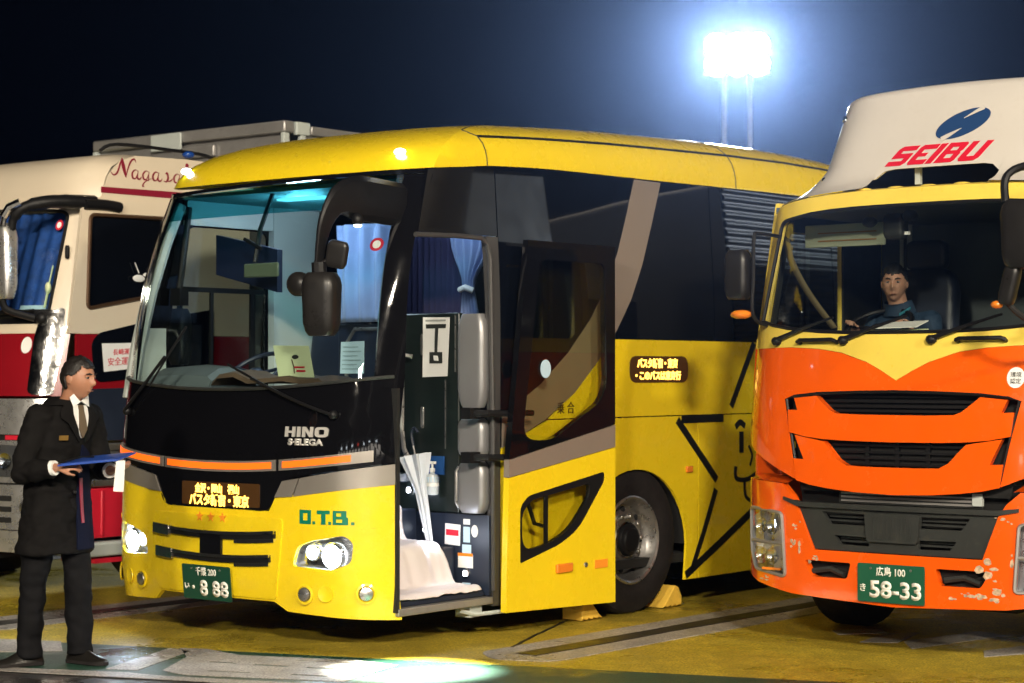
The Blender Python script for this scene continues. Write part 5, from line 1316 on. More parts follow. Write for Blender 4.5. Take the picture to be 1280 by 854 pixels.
# under the cab: steps, red toolbox, tank, guard
mb = MB(); mb.box(.95, 1.22, .60, 1.05, .95, 1.10); mb.build('cab_step', STEEL, T, bevel=.02)
for z in (1.13, 1.02, .86):
    mb = MB(); mb.box(1.18, 1.232, .50, 2.2, z-.028, z+.028); mb.build('step_trim', STEEL, T, bevel=.01)
mb = MB(); mb.box(.80, 1.20, .60, 1.00, .44, .82); mb.box(1.195, 1.215, .70, .73, .46, .80); mb.build('red_locker', REDG, T, bevel=.015)
mb = MB(); mb.box(.75, 1.22, .55, 2.0, .30, .41); mb.build('side_guard', PALEG, T, bevel=.02)
mb = MB(); mb.box(.8, 1.2, .65, 1.9, .25, .285); mb.build('guard_trim', REDG, T)
wL = wheel('wheel', 1.03, 1.45, 1, T, mrim=CHR)
c = copy_tree(wL, T); c.location = (-1.03, 1.45, .52); c.rotation_euler = (0, 0, PI)
for y in (6.8, 8.1):
    for s in (-1, 1):
        c = copy_tree(wL, T); c.location = (s*1.03, y, .52); c.rotation_euler = (.4, 0, 0 if s > 0 else PI)
mb = MB(); mb.box(-.45, -.35, .3, 10.5, .62, .9); mb.box(.35, .45, .3, 10.5, .62, .9); mb.build('chassis_rail', BLKM, T)
mb = MB(); mb.box(-.95, .7, .15, 1.1, .30, .60); mb.build('under_guard', VOID, T)
# cargo box: framed aluminium front, rails and side
mb = MB(); mb.box(-1.20, 1.20, 2.66, 2.70, 1.1, 3.74); mb.build('box_front', ALU, T)
for x in (-1.22, .0):
    pass
mb = MB(); mb.box(-1.24, 1.24, 2.60, 2.72, 3.70, 3.80); mb.build('top_rail', ALU, T, bevel=.015)
mb = MB(); mb.box(-.42, -.02, 2.575, 2.598, 3.64, 3.79); mb.build('rail_box', PALEG, T, bevel=.01)
mb = MB(); mb.box(-.45, .35, 2.62, 2.655, 3.56, 3.66); mb.build('rail_bracket', ALU, T, bevel=.01)
mb = MB(); mb.box(1.19, 1.235, 2.60, 2.665, 1.1, 3.70); mb.build('corner_post', PALEG, T, bevel=.008)
mb = MB(); mb.box(1.19, 1.235, 2.80, 2.86, 1.1, 3.70); mb.build('corner_post', PALEG, T, bevel=.008)
mb = MB(); mb.box(-1.24, -1.19, 2.60, 2.66, 1.1, 3.70); mb.build('corner_post', PALEG, T, bevel=.008)
mb = MB(); mb.box(1.185, 1.245, 2.74, 2.90, 3.69, 3.80); mb.build('rail_end', PALEG, T, bevel=.01)
mb = MB(); mb.box(1.17, 1.21, 2.875, 11.3, 1.1, 3.70); mb.box(-1.21, -1.17, 2.875, 11.3, 1.1, 3.70); mb.build('box_side', ALU, T)
mb = MB(); mb.box(1.17, 1.25, 2.91, 11.3, 3.70, 3.775); mb.build('top_rail', ALU, T, bevel=.01)
mb = MB(); mb.box(1.212, 1.232, 2.90, 11.3, 3.60, 3.615); mb.build('side_rail', STEEL, T)
mb = MB(); mb.box(-1.2, 1.2, 2.72, 11.3, 3.72, 3.75); mb.box(-1.2, 1.2, 2.7, 11.3, 1.02, 1.1); mb.build('box_top', ALU, T)
# ------------------------------------------------------------------ people
from mathutils import noise as mnoise
def fuse(mb, name, m, parent=None, voxel=.008, smooth=4, wrinkle=None, fac=.5):
    """melt overlapping volumes into one continuous skin"""
    bmesh.ops.recalc_face_normals(mb.bm, faces=mb.bm.faces[:])
    me = bpy.data.meshes.new('tmp'); mb.bm.to_mesh(me); mb.bm.free()
    o = bpy.data.objects.new('tmp', me); COL.objects.link(o)
    r_ = o.modifiers.new('r', 'REMESH'); r_.mode = 'VOXEL'; r_.voxel_size = voxel
    if smooth: s_ = o.modifiers.new('s', 'SMOOTH'); s_.factor = fac; s_.iterations = smooth
    me2 = bpy.data.meshes.new_from_object(o.evaluated_get(bpy.context.evaluated_depsgraph_get()))
    bpy.data.objects.remove(o); bpy.data.meshes.remove(me)
    me2.name = name
    if wrinkle:
        amp, sc = wrinkle
        ns = [v.normal.copy() for v in me2.vertices]
        for v, n_ in zip(me2.vertices, ns):
            p = v.co
            q = Vector((p.x*sc[0], p.y*sc[1], p.z*sc[2]))
            v.co = p+n_*amp*(mnoise.noise(q)+.5*mnoise.noise(q*2.3+Vector((3, 1, 7))))
    me2.shade_smooth()
    return obj(name, me2, m, parent)

SKIN = mat('skin', (0.36, 0.17, 0.10), 0.5, sss=.12, var=.06, vscale=30)
SKIN2 = mat('weathered skin', (0.40, 0.22, 0.15), 0.55, sss=.12, var=.08, vscale=30)
HAIR = mat('black hair', (0.010, 0.008, 0.007), 0.45, bump=.5, bscale=120)
LIP = mat('lips', (0.24, 0.10, 0.07), 0.5)
EYEW = mat('eye white', (0.24, 0.20, 0.17), 0.3)

def head_pts(sc=1.0, n=40, m=30, grow=0.0):
    """rows of a head surface, front = +X, up = +Z, origin mid-head"""
    rows = []
    for i in range(1, m):
        ph = PI*i/m; z = -math.cos(ph)
        row = []
        for k in range(n):
            a = 2*PI*k/n; ca, sa = math.cos(a), math.sin(a); r = math.sin(ph)
            x = ca*r*.096; y = sa*r*.076; zz = z*.118
            low = max(0, -z)
            y *= 1-.28*low**1.6; 
            if ca > 0: x *= 1-.02*low; x += .010*low**1.2*r
            else: x *= 1-.42*low**1.3; x -= .006*r*(1-low)
            if ca > 0:
                fx = max(0, ca)**2
                g = lambda cy, cz, sy, sz: math.exp(-((y-cy)/sy)**2-((zz-cz)/sz)**2)
                x += fx*(.030*g(0, -.022, .013, .017)+.016*g(0, .002, .009, .024)         # nose
                         + .007*g(0, .030, .05, .010)                                        # brow
                         - .011*(g(.030, .012, .015, .012)+g(-.030, .012, .015, .012))       # eye sockets
                         + .005*(g(.042, -.018, .018, .02)+g(-.042, -.018, .018, .02))       # cheeks
                         + .007*g(0, -.058, .024, .007) + .006*g(0, -.070, .020, .006) - .005*g(0, -.0645, .026, .0035)
                         + .010*g(0, -.102, .022, .016))                                     # chin
            v = Vector((x, y, zz))
            if grow: v += Vector((ca*r, sa*r, z))*grow
            row.append(v*sc)
        rows.append(row)
    return rows

def add_head(mb, M, sc=1.0):
    rows = [[M @ v for v in r] for r in head_pts(sc)]
    mb.loft(rows, True)
    for s in (-1, 1):
        mb.ell(M @ (Vector((-.008, s*.078, -.004))*sc), (.020*sc, .009*sc, .031*sc), 12, 8, M.to_3x3().to_4x4())

def hair_cap(M, parent, sc=1.0, front=.062, m=None):
    rows = head_pts(sc, 48, 34, .010)
    bm = bmesh.new(); V = []
    for r in rows: V.append([bm.verts.new(M @ (v+Vector((mnoise.noise(v*70), mnoise.noise(v*70+Vector((5, 5, 5))), mnoise.noise(v*70+Vector((9, 1, 3)))))*.007)) for v in r])
    n = 48
    def keep(v):
        v = v/sc
        if v.z > .105: return True
        if v.x > .055: return v.z > front+.010*abs(v.y)/.05
        if v.x > .010: return v.z > front-(.055-v.x)*1.2
        if v.x > -.03: return v.z > .010
        return v.z > -.070+.0*v.x
    for i in range(len(rows)-1):
        for k in range(n):
            j = (k+1) % n
            c = (rows[i][k]+rows[i][j]+rows[i+1][k]+rows[i+1][j])/4
            if keep(c): bm.faces.new((V[i][k], V[i][j], V[i+1][j], V[i+1][k]))
    bm.faces.new(V[-1])
    bmesh.ops.delete(bm, geom=[v for v in bm.verts if not v.link_faces], context='VERTS')
    o = finish(bm, 'hair', m or HAIR, parent, sharp=180)
    s_ = o.modifiers.new('t', 'SOLIDIFY'); s_.thickness = .014; s_.offset = -1
    return o

def face_bits(M, parent, sc=1.0, brow=HAIR):
    for s in (-1, 1):
        c = M @ (Vector((.0835, s*.031, .011))*sc)
        mb = MB(); mb.ell(c, (.006*sc, .013*sc, .0065*sc), 12, 8, M.to_3x3().to_4x4()); e = mb.build('eye', EYEW, parent)
        mb = MB(); mb.ell(M @ (Vector((.0872, s*.031, .0105))*sc), (.004*sc, .006*sc, .006*sc), 10, 6, M.to_3x3().to_4x4()); mb.build('iris', HAIR, e)
        mb = MB(); mb.tube([M @ (Vector((.088, s*.018, .017))*sc), M @ (Vector((.0895, s*.031, .0205))*sc), M @ (Vector((.083, s*.045, .016))*sc)], .0032*sc, 6); mb.build('eyelid', SKIN, e)
        mb = MB(); mb.tube([M @ (Vector((.099, s*.014, .030))*sc), M @ (Vector((.098, s*.032, .036))*sc), M @ (Vector((.084, s*.050, .030))*sc)], [.004*sc, .0045*sc, .002*sc], 6); mb.build('eyebrow', brow, parent)
    mb = MB(); mb.tube([M @ (Vector((.086, -.024, -.0655))*sc), M @ (Vector((.1005, -.010, -.063))*sc), M @ (Vector((.1005, .010, -.063))*sc), M @ (Vector((.086, .024, -.0655))*sc)], [.0015*sc, .003*sc, .003*sc, .0015*sc], 6); mb.build('mouth', LIP, parent)

def add_hand(mb, wrist, palm, across, normal, curl=.5, L=.19, thumb=1):
    """palm and five bent fingers; palm = unit direction of the hand, across = towards the little finger, normal = back of hand"""
    w = Vector(wrist); p = Vector(palm).normalized(); a = Vector(across).normalized(); n_ = Vector(normal).normalized(); k = L/.19
    rings = []
    for t, hw, ht in ((0, .026, .020), (.03, .034, .018), (.06, .041, .016), (.085, .042, .014), (.098, .036, .010)):
        c = w+p*t*k; q = 12
        rings.append([c+a*math.cos(2*PI*j/q)*hw*k+n_*math.sin(2*PI*j/q)*ht*k for j in range(q)])
    mb.loft(rings, True)
    for j, (off, ln) in enumerate(((-.031, .072), (-.010, .082), (.011, .076), (.031, .060))):
        b = w+(p*.088+a*off)*k; d = p.copy(); pts = [b]; rr = [.0095*k]
        for sgm in range(3):
            ang = curl*(.55+.5*sgm); d = (d*math.cos(ang)-n_*math.sin(ang)).normalized() if sgm else (d*math.cos(ang*.7)-n_*math.sin(ang*.7)).normalized()
            b = b+d*ln*k*(.45, .32, .23)[sgm]; pts.append(b); rr.append((.0088, .0080, .0066)[sgm]*k)
        mb.tube(pts, rr, 8); mb.ell(pts[-1], (.0066*k,)*3, 8, 6)
    b = w+(p*.030-a*.026*thumb)*k; t1 = b+(p*.036-a*.030*thumb-n_*.012)*k; t2 = t1+(p*.030-a*.004*thumb-n_*.018*curl)*k
    mb.tube([b, t1, t2], [.0135*k, .011*k, .0085*k], 8); mb.ell(t2, (.0085*k,)*3, 8, 6)

# ---- man with the folder
MAN = Vector((-2.63, 11.62, .009))
fd = Vector((.82, -.57, 0)).normalized(); lf_ = Vector((.57, .82, 0)).normalized()
cen = pchip([(.5, -.03), (.9, -.01), (1.2, .01), (1.45, .035), (1.56, .055)])
def ctr(z): return Vector((cen(z), -.01, z))+fd*.0
RL = pchip([(.60, .245), (.68, .240), (.8, .226), (.95, .210), (1.1, .204), (1.25, .214), (1.36, .218), (1.43, .200), (1.475, .165), (1.51, .105), (1.55, .078)])
RF = pchip([(.60, .176), (.68, .170), (.8, .158), (.95, .146), (1.1, .140), (1.25, .145), (1.36, .142), (1.43, .122), (1.475, .105), (1.51, .088), (1.55, .076)])
def tor_pt(a, z, d=0, kf=1.0):
    ca, sa = math.cos(a), math.sin(a)
    e = lambda c: (1 if c >= 0 else -1)*abs(c)**.86
    return ctr(z)+fd*(e(ca)*(RF(z)+d))*kf+lf_*(e(sa)*(RL(z)+d))
shR = ctr(1.43)-lf_*.185; shL = ctr(1.43)+lf_*.185
elR = Vector((-.155, -.235, 1.115)); wrR = Vector((.055, -.335, 1.150))
elL = Vector((.235, .075, 1.130)); wrL = Vector((.325, -.135, 1.125))
hipR = Vector((-.09, -.07, .90)); kneeR = Vector((-.125, -.085, .50)); ankR = Vector((-.160, -.06, .085))
hipL = Vector((.06, .055, .90)); kneeL = Vector((.105, .03, .50)); ankL = Vector((.115, .035, .085))
hm_c = Vector((.125, -.065, 1.655))
HM = Matrix.Translation(hm_c) @ Matrix.Rotation(R(-24), 4, 'Z') @ Matrix.Rotation(R(6), 4, 'Y')
mb = MB()
add_head(mb, HM, 1.02)
mb.tube([ctr(1.46), Vector((.075, -.03, 1.53)), hm_c+Vector((-.015, .01, -.05))], [.072, .060, .062], 16)
mb.loft([[tor_pt(2*PI*k/20, z, -.035) for k in range(20)] for z in (.86, 1.0, 1.15, 1.3, 1.42, 1.47)])
mb.tube([shR, elR, wrR], [.052, .043, .030], 12); mb.ell(shR, (.06, .06, .06)); mb.ell(elR, (.044,)*3)
mb.tube([shL, elL, wrL], [.052, .043, .030], 12); mb.ell(shL, (.06, .06, .06)); mb.ell(elL, (.044,)*3)
mb.tube([hipR, kneeR, ankR], [.085, .055, .040], 12); mb.tube([hipL, kneeL, ankL], [.085, .055, .040], 12)
mb.ell(ctr(.90), (.15, .12, .12))
mb.tube([ankR, ankR+Vector((-.02, -.01, -.05)), ankR+Vector((-.10, -.06, -.062))], [.036, .03, .016], 10); mb.tube([ankL, ankL+Vector((.02, -.01, -.05)), ankL+Vector((.11, -.06, -.062))], [.036, .03, .016], 10)
add_hand(mb, wrR, (.92, .05, .12), (.25, -.75, -.55), (-.12, -.65, .74), curl=.75, thumb=-1, L=.185)
add_hand(mb, wrL, (.75, -.55, .12), (-.5, -.75, -.1), (.1, .1, -.95), curl=.55, thumb=1, L=.185)
man = fuse(mb, 'person', SKIN, None, .0062, 2, fac=.4)
man.location = MAN
tag(man, 'standing person in a black coat and trousers reading from a blue folder', 'person')
hair_cap(HM, man, 1.02); face_bits(HM, man, 1.02)
COAT = mat('black wool coat', (0.006, 0.0055, 0.0055), 0.8, spec=.1, var=.2, vscale=20, bump=.25, bscale=260)
TROU = mat('black trousers', (0.006, 0.006, 0.007), 0.8, spec=.1, bump=.2, bscale=260)
INNER = mat('navy jacket lining', (0.004, 0.006, 0.020), 0.8, spec=.1)
mb = MB()
mb.loft([[tor_pt(2*PI*k/32, z) for k in range(32)] for z in (.645, .655, .70, .8, .9, 1.0, 1.1, 1.2, 1.3, 1.38, 1.43, 1.475, 1.505)])
mb.tube([shR+Vector((.01, .01, .02)), (shR+elR)/2+Vector((-.012, 0, 0)), elR, (elR+wrR)/2, wrR-(wrR-elR)*.06], [.088, .078, .072, .064, .056], 16); mb.ell(shR, (.088, .088, .082)); mb.ell(elR, (.073,)*3)
mb.tube([shL+Vector((-.01, -.01, .02)), (shL+elL)/2, elL, (elL+wrL)/2, wrL-(wrL-elL)*.06], [.088, .078, .072, .064, .056], 16); mb.ell(shL, (.088, .088, .082)); mb.ell(elL, (.073,)*3)
coat = fuse(mb, 'coat', COAT, man, .011, 5, wrinkle=(.014, (9, 9, 13)))
# collar, lapels, shirt front, tie, badge, open lower front
def tp(a, z, d): return tor_pt(a, z, d)
panel('shirt_front', [(-.34, 1.525), (.34, 1.525), (.10, 1.36), (0, 1.31), (-.10, 1.36)], lambda a, z, d: tor_pt(a, z, d), PAP, man, .022, .012, (.1, .04))
panel('tie', [(-.09, 1.50), (.09, 1.50), (.06, 1.47), (.085, 1.36), (0, 1.31), (-.085, 1.36), (-.06, 1.47)], lambda a, z, d: tor_pt(a, z, d), mat('brown tie', (.10, .07, .04), .7), man, .030, .008, (.1, .04))
for s in (-1, 1):
    panel('lapel', [(s*.36, 1.53), (s*.72, 1.50), (s*.62, 1.43), (s*.40, 1.40), (s*.08, 1.29), (s*.12, 1.36)], lambda a, z, d: tor_pt(a, z, d), COAT, man, .034, .014, (.1, .05))
    panel('shirt_collar', [(s*.02, 1.52), (s*.42, 1.565), (s*.62, 1.545), (s*.30, 1.49)], lambda a, z, d: tor_pt(a, z, d), PAP, man, .036, .010, (.1, .04))
mb = MB(); mb.loft([[tor_pt(2*PI*k/28, 1.50+.0*k, .030) for k in range(28)], [tor_pt(2*PI*k/28, 1.545-.02*max(0, math.cos(2*PI*k/28)), .022) for k in range(28)], [tor_pt(2*PI*k/28, 1.54-.03*max(0, math.cos(2*PI*k/28)), .008) for k in range(28)]], cap=False); mb.build('coat_collar', COAT, man, sharp=80)
panel('coat_opening', [(.05, 1.27), (.30, 1.22), (.62, .90), (.66, .668), (.02, .668), (.02, 1.0)], lambda a, z, d: tor_pt(a, z, d), INNER, man, .016, .012, (.1, .08))
panel('red_trim', [(.03, 1.08), (.12, 1.08), (.20, .82), (.12, .82)], lambda a, z, d: tor_pt(a, z, d), MAROON, man, .020, .006, (.1, .08))
panel('name_badge', [(-.62, 1.300), (-.36, 1.300), (-.36, 1.328), (-.62, 1.328)], lambda a, z, d: tor_pt(a, z, d), mat('gold badge', (.40, .24, .06), .35, metal=.8), man, .024, .006, None)
for z in (1.16, 1.0): 
    mb = MB(); mb.ell(tor_pt(-.06, z, .018), (.011, .011, .011)); mb.build('coat_button', BLKM, man)
mb = MB(); mb.tube([wrL-(wrL-elL)*.16, wrL-(wrL-elL)*.02], [.048, .044], 14); mb.build('shirt_cuff', PAP, man)
mb = MB(); mb.tube([wrR-(wrR-elR)*.12, wrR-(wrR-elR)*.0], [.046, .042], 14); mb.build('shirt_cuff', PAP, man)
mb = MB()
for h_, k_, a_ in ((hipR, kneeR, ankR), (hipL, kneeL, ankL)):
    mb.tube([h_, (h_+k_)/2, k_, (k_+a_)/2, a_+Vector((0, 0, .02)), a_+Vector((0, 0, -.035))], [.112, .095, .080, .074, .073, .078], 18)
mb.ell(ctr(.90), (.17, .14, .13))
tr_ = fuse(mb, 'trousers', TROU, man, .011, 3, wrinkle=(.014, (9, 9, 10)))
SHOE = mat('black leather shoes', (0.010, 0.009, 0.008), 0.28, bump=.1, bscale=60)
for an, d_ in ((ankR, Vector((-.84, -.54, 0))), (ankL, Vector((.86, -.51, 0)))):
    d_ = d_.normalized(); sd_ = Vector((-d_.y, d_.x, 0))
    mb = MB(); rings = []
    for t, w, h in ((-.085, .024, .055), (-.07, .035, .075), (-.03, .042, .104), (.03, .042, .098), (.08, .044, .074), (.13, .046, .050), (.17, .042, .042), (.195, .028, .034), (.203, .012, .022)):
        c = Vector((an.x, an.y, 0))+d_*t
        rings.append([c+sd_*math.cos(2*PI*k/16)*w*(1-.35*max(0, math.sin(2*PI*k/16))**2)+Vector((0, 0, .018+max(-.010, math.sin(2*PI*k/16))*(h-.018))) for k in range(16)])
    mb.loft(rings, True); sh = mb.build('shoe', SHOE, man, sharp=70)
    mb = MB(); rings = []
    ol = [(-.088, .02), (-.075, .036), (-.03, .041), (.03, .041), (.08, .046), (.13, .049), (.17, .044), (.198, .028), (.206, .010)]
    out_ = [Vector((an.x, an.y, 0))+d_*t+sd_*w for t, w in ol]+[Vector((an.x, an.y, 0))+d_*t-sd_*w for t, w in ol[::-1]]
    mb.loft([[v for v in out_], [v+Vector((0, 0, .018)) for v in out_]], True); mb.build('sole', RUB, sh)
# blue folder held in both hands
FOL = mat('blue folder', (0.012, 0.06, 0.34), 0.35, coat=.3)
q = [Vector(p) for p in ((.085, -.415, 1.160), (.415, -.375, 1.190), (.475, -.150, 1.222), (.150, -.185, 1.192))]
nrm = (q[1]-q[0]).cross(q[3]-q[0]).normalized()
mb = MB(); mb.loft([[p for p in q], [p+nrm*.010 for p in q]], True); fo = mb.build('folder', FOL, None, bevel=.002)
fo.location = MAN; tag(fo, 'open blue folder held flat in the hands of the person in black', 'folder')
ii = [q[0]*.96+q[2]*.04, q[1]*.95+q[3]*.05, q[2]*.95+q[0]*.05, q[3]*.95+q[1]*.05]
mb = MB(); mb.loft([[p+nrm*.0105 for p in ii], [p+nrm*.0135 for p in ii]], True); mb.build('page', FOL, fo)
mb = MB(); mb.tube([q[0]+(q[1]-q[0])*.02+nrm*.018, q[0]+(q[1]-q[0])*.28+(q[3]-q[0])*.4+nrm*.030, q[0]+(q[1]-q[0])*.40+(q[3]-q[0])*.62+nrm*.018], .005, 6); mb.build('pen', BLKM, fo)
mb = MB(); mb.loft([[q[1]+Vector((-.01, 0, -.002)), q[1]+Vector((.035, .03, 0)), q[1]+Vector((.036, .03, .003)), q[1]+Vector((-.01, 0, .001))], [q[1]+Vector((-.025, .0, -.17)), q[1]+Vector((.025, .03, -.175)), q[1]+Vector((.027, .03, -.175)), q[1]+Vector((-.023, 0, -.17))]], True); mb.build('hanging_slip', PAP, fo)

# ---- driver of the orange truck (truck coordinates)
DM = Matrix.Translation((-.60, 1.16, 2.275)) @ Matrix.Rotation(R(-68), 4, 'Z') @ Matrix.Rotation(R(4), 4, 'Y')
mb = MB(); add_head(mb, DM, 1.03)
mb.tube([(-.60, 1.27, 2.02), (-.60, 1.22, 2.12), (-.605, 1.18, 2.22)], [.075, .062, .062], 14)
dz_ = [(1.66, .17, .13), (1.80, .18, .13), (1.95, .20, .13), (2.04, .19, .11), (2.09, .10, .08)]
mb.loft([[Vector((-.60+w*math.cos(2*PI*k/18), 1.30+d*math.sin(2*PI*k/18), z)) for k in range(18)] for z, w, d in dz_])
for s in (-1, 1):
    mb.tube([(-.60+s*.19, 1.29, 2.02), (-.60+s*.27, 1.15, 1.80), (-.62+s*.19, 1.02, 1.98)], [.055, .045, .03], 10)
    mb.tube([(-.60+s*.09, 1.30, 1.72), (-.60+s*.13, .98, 1.74), (-.60+s*.13, .90, 1.38), (-.60+s*.13, .78, 1.26)], [.085, .06, .045, .035], 10)
    add_hand(mb, (-.62+s*.195, 1.02, 1.985), (-s*.1, -.75, .45), (s*.9, 0, .2), (s*.2, .35, .9), curl=.9, thumb=1 if s < 0 else -1, L=.16)
drv = fuse(mb, 'person', SKIN2, None, .0065, 2, fac=.4)
drv.location = PTR; drv.rotation_euler = (0, 0, -TH)
tag(drv, 'driver in a dark blue jacket sitting behind the wheel of the orange truck', 'person')
hair_cap(DM, drv, 1.03, .060, mat('greying short hair', (0.010, 0.010, 0.010), .6, bump=.5, bscale=120)); face_bits(DM, drv, 1.03)
JAC = mat('dark blue work jacket', (0.012, 0.035, 0.075), 0.7, bump=.2, bscale=200, var=.2)
mb = MB()
mb.loft([[Vector((-.60+(w+.03)*math.cos(2*PI*k/22), 1.30+(d+.03)*math.sin(2*PI*k/22), z)) for k in range(22)] for z, w, d in [(1.64, .18, .14)]+dz_[1:]])
for s in (-1, 1): mb.tube([(-.60+s*.18, 1.29, 2.03), (-.60+s*.27, 1.15, 1.80), (-.62+s*.20, 1.035, 1.96)], [.085, .07, .05], 12); mb.ell((-.60+s*.18, 1.29, 2.02), (.085,)*3)
fuse(mb, 'jacket', JAC, drv, .011, 4, wrinkle=(.008, (10, 10, 14)))
mb = MB(); mb.loft([[Vector((-.60+r_*math.cos(2*PI*k/24), 1.245-.02*j+r_*.95*math.sin(2*PI*k/24), z-.03*max(0, -math.sin(2*PI*k/24))*(j > 0))) for k in range(24)] for j, (r_, z) in enumerate(((.115, 2.06), (.098, 2.13), (.092, 2.165), (.080, 2.16)))], cap=False); mb.build('jacket_collar', JAC, drv, sharp=80)
panel('jacket_trim', [(-.55, 2.06), (-.47, 2.105), (-.47, 2.12), (-.55, 2.08)], lambda u, v, d: (u, 1.13-d, v), mat('teal piping', (.02, .16, .22), .6), drv, 0, .006, None)
mb = MB(); mb.tube([(-.51, 1.30, 1.72), (-.47, .98, 1.74), (-.47, .90, 1.38)], [.10, .08, .06], 12); mb.tube([(-.69, 1.30, 1.72), (-.73, .98, 1.74), (-.73, .90, 1.38)], [.10, .08, .06], 12); mb.ell((-.6, 1.30, 1.70), (.17, .14, .10)); fuse(mb, 'trousers', TROU, drv, .013, 3)
def truck_thing(o, label, cat, group=None):
    o.location = PTR; o.rotation_euler = (0, 0, -TH); return tag(o, label, cat, group)
mb = MB(); mb.loft([[Vector(p) for p in ((-.60, .50, 1.930), (-.12, .48, 1.932), (-.10, .66, 1.952), (-.55, .70, 1.950))], [Vector(p) for p in ((-.60, .50, 1.940), (-.12, .48, 1.944), (-.10, .66, 1.966), (-.55, .70, 1.962))]], True)
truck_thing(mb.build('paper_sheaf', PAPG, None), 'sheaf of pale papers lying on the dashboard of the orange truck', 'paper')
mb = MB(); mb.loft([[Vector(p) for p in ((-.46, .60, 1.968), (-.13, .56, 1.972), (-.11, .68, 2.012), (-.44, .72, 2.004))], [Vector(p) for p in ((-.46, .60, 1.974), (-.13, .56, 1.978), (-.11, .68, 2.018), (-.44, .72, 2.010))]], True)
truck_thing(mb.build('paper_sheaf', PAP, None), 'open booklet lying on top of the papers in the orange truck', 'paper')
mb = MB(); mb.loft(rbox((.30, .58, 1.945), (.10, .07, .03), .02)); truck_thing(mb.build('white_packet', PAP, None), 'small white packet on the passenger side of the orange truck dashboard', 'packet')

# ------------------------------------------------------------------ wheel chocks
def chock(y0, dirn, label):
    mb = MB()
    sec = [(0, 0)]+[(.03*k+.015*(k % 2), .0 if k % 2 == 0 else .012) for k in range(1, 8)]+[(.24, 0), (.24, .07), (.20, .135), (.165, .15), (.12, .112), (.05, .040)]
    bmx = MB(); fn = lambda u, v, d: (d, y0+dirn*u, v+.006)
    o = panel('wheel_chock', sec, lambda u, v, d: (1.255+d-.03, y0+dirn*u, v+.009), CHOCK, None, 0, .17, None)
    place(o); tag(o, label, 'wheel chock', 'chocks at the front wheel'); m_ = o.modifiers.new('b', 'BEVEL'); m_.width = .006; m_.segments = 2
    return o
chock(2.47, -1, 'yellow toothed chock in front of the front wheel, below the open coach door')
chock(3.19, 1, 'yellow toothed chock wedged behind the front wheel of the coach')

# ------------------------------------------------------------------ floodlight masts
FLOOD = emis('floodlight face', (0.92, 0.97, 1.0), 400)
FLOODW = emis('warm floodlight face', (1.0, 0.86, 0.66), 60)
def mast(loc, aim, h, face, label, energy, col, size=2.2, spot=None):
    r_ = empty('floodlight_mast', loc, 0); tag(r_, label, 'light mast', 'floodlight masts of the lot')
    d = (Vector(aim)-Vector((loc[0], loc[1], h))); yaw = math.atan2(d.x, -d.y)
    r_.rotation_euler = (0, 0, yaw)          # local -Y faces the aim
    for x in (-.45, .45):
        mb = MB(); mb.tube([(x, 0, 0), (x, 0, h+.5)], [.11, .08], 14); mb.build('pole', STEEL, r_)
    mb = MB(); mb.box(-1.15, 1.15, -.06, .06, h-.62, h-.52); mb.build('cross_arm', STEEL, r_)
    mb = MB(); mb.box(-1.15, 1.15, -.06, .06, h+.10, h+.20); mb.build('cross_arm', STEEL, r_)
    tilt = math.atan2(h, Vector((d.x, d.y)).length)
    for z in (h-.30, h+.38):
        for x in (-.72, 0, .72):
            M = Matrix.Translation((x, -.28, z)) @ Matrix.Rotation(tilt, 4, 'X')
            mb = MB(); mb.lathe([(.08, .30), (.26, .24), (.38, .0), (.39, -.02)], 20, M @ Matrix.Rotation(-PI/2, 4, 'X')); lh = mb.build('lamp_head', GREY, r_)
            mb = MB(); mb.lathe([(.37, -.005), (.2, -.03), (.004, -.035)], 20, M @ Matrix.Rotation(-PI/2, 4, 'X'), True); mb.build('lamp_face', face, lh)
    l_ = bpy.data.lights.new('floodlight', 'SPOT' if spot else 'AREA'); l_.energy = energy; l_.color = col
    if spot: l_.spot_size = spot; l_.spot_blend = .7; l_.shadow_soft_size = .6
    else: l_.shape = 'RECTANGLE'; l_.size = size; l_.size_y = 1.3
    o = bpy.data.objects.new('floodlight', l_); COL.objects.link(o); o.parent = r_; o.location = (0, -.75, h)
    o.rotation_euler = (R(90)-tilt, 0, PI); o.rotation_euler = Vector((0, -1, -math.tan(tilt))).to_track_quat('-Z', 'Y').to_euler()
    return r_
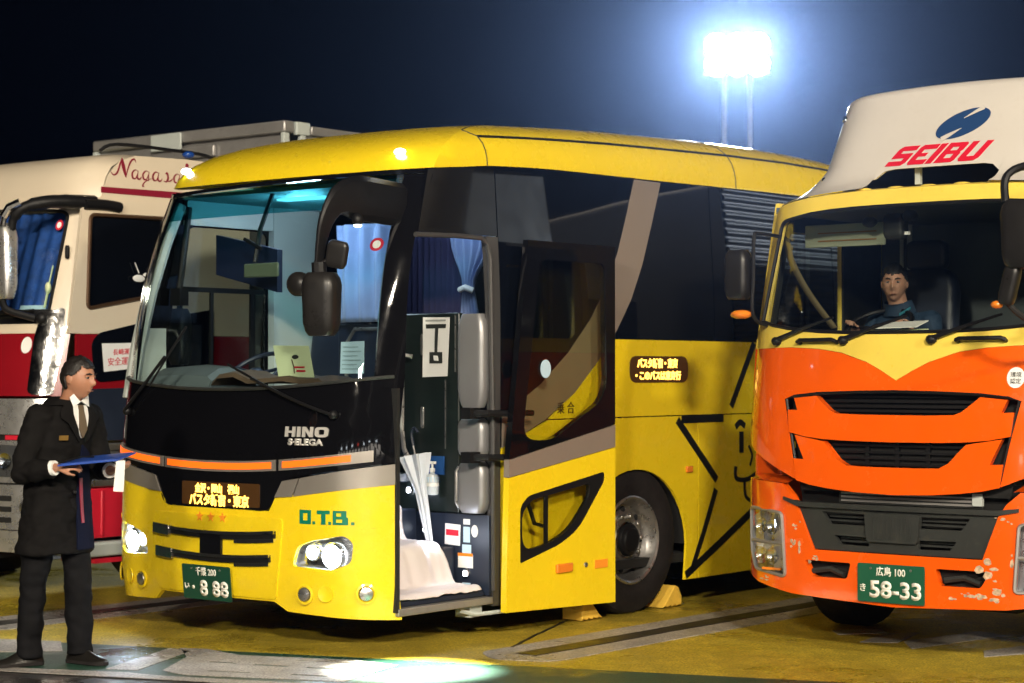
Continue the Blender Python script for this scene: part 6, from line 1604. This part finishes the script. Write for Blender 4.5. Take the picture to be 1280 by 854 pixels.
mast((7.9, 70, 0), (2, 12, 1), 12.75, FLOOD, 'tall twin-pole floodlight mast shining behind the coach roof', 27000, (.82, .92, 1.0))
mast((3.2, -16, 0), (-1, 14, 1), 12.0, FLOODW, 'floodlight mast that lights the truck fronts, mirrored in the coach front', 8200, (1.0, .88, .70))
mast((17, -12, 0), (1, 15, 1), 11.0, FLOODW, 'floodlight mast that lights the coach side, mirrored in its windows', 4200, (1.0, .86, .66))
mast((-10, -19, 0), (-1, 14, 1), 12.0, FLOODW, 'floodlight mast farther along the lot that lights the red truck', 5600, (1.0, .88, .70))
# long rest-house front behind the viewer: only its reflection shows
rh = tag(empty('rest_house', (-6, -34, 0), 0), 'low rest house with a row of lit shop windows, mirrored in the coach front', 'building')
mb = MB(); mb.box(-30, 30, -8, 0, 0, 5.2); mb.build('wall', GRYP, rh)
mb = MB(); mb.box(-31, 31, -9, 1.5, 5.2, 5.7); mb.build('roof', BLKM, rh)
SHOP = emis('lit shop window', (1.0, .90, .78), 6); SIGNR = emis('red sign', (1.0, .08, .05), 8.0); SIGNW = emis('white sign', (.85, .95, 1.0), 22)
for k in range(14):
    mb = MB(); mb.box(-28+4*k, -25.4+4*k, .01, .05, .5, 2.7); mb.build('window', SHOP, rh)
for k in range(7):
    mb = MB(); mb.box(-24+7.5*k, -22+7.5*k, .02, .10, 3.5, 4.1); mb.build('sign_panel', SIGNR if k == 3 else SIGNW, rh)

# ------------------------------------------------------------------ damp night air
HZ = bpy.data.materials.new('night haze'); HZ.use_nodes = True
N, L = HZ.node_tree.nodes, HZ.node_tree.links; N.clear()
ho = N.new('ShaderNodeOutputMaterial'); hv = N.new('ShaderNodeVolumePrincipled')
hv.inputs['Color'].default_value = (.38, .55, 1.0, 1); hv.inputs['Density'].default_value = .00017; hv.inputs['Anisotropy'].default_value = .925
L.new(hv.outputs[0], ho.inputs['Volume'])
mb = MB(); mb.box(-90, 90, -50, 110, -1, 15.5); hz = mb.build('haze', HZ, None, smooth=False)
tag(hz, 'thin damp night haze over the lot', kind='stuff')
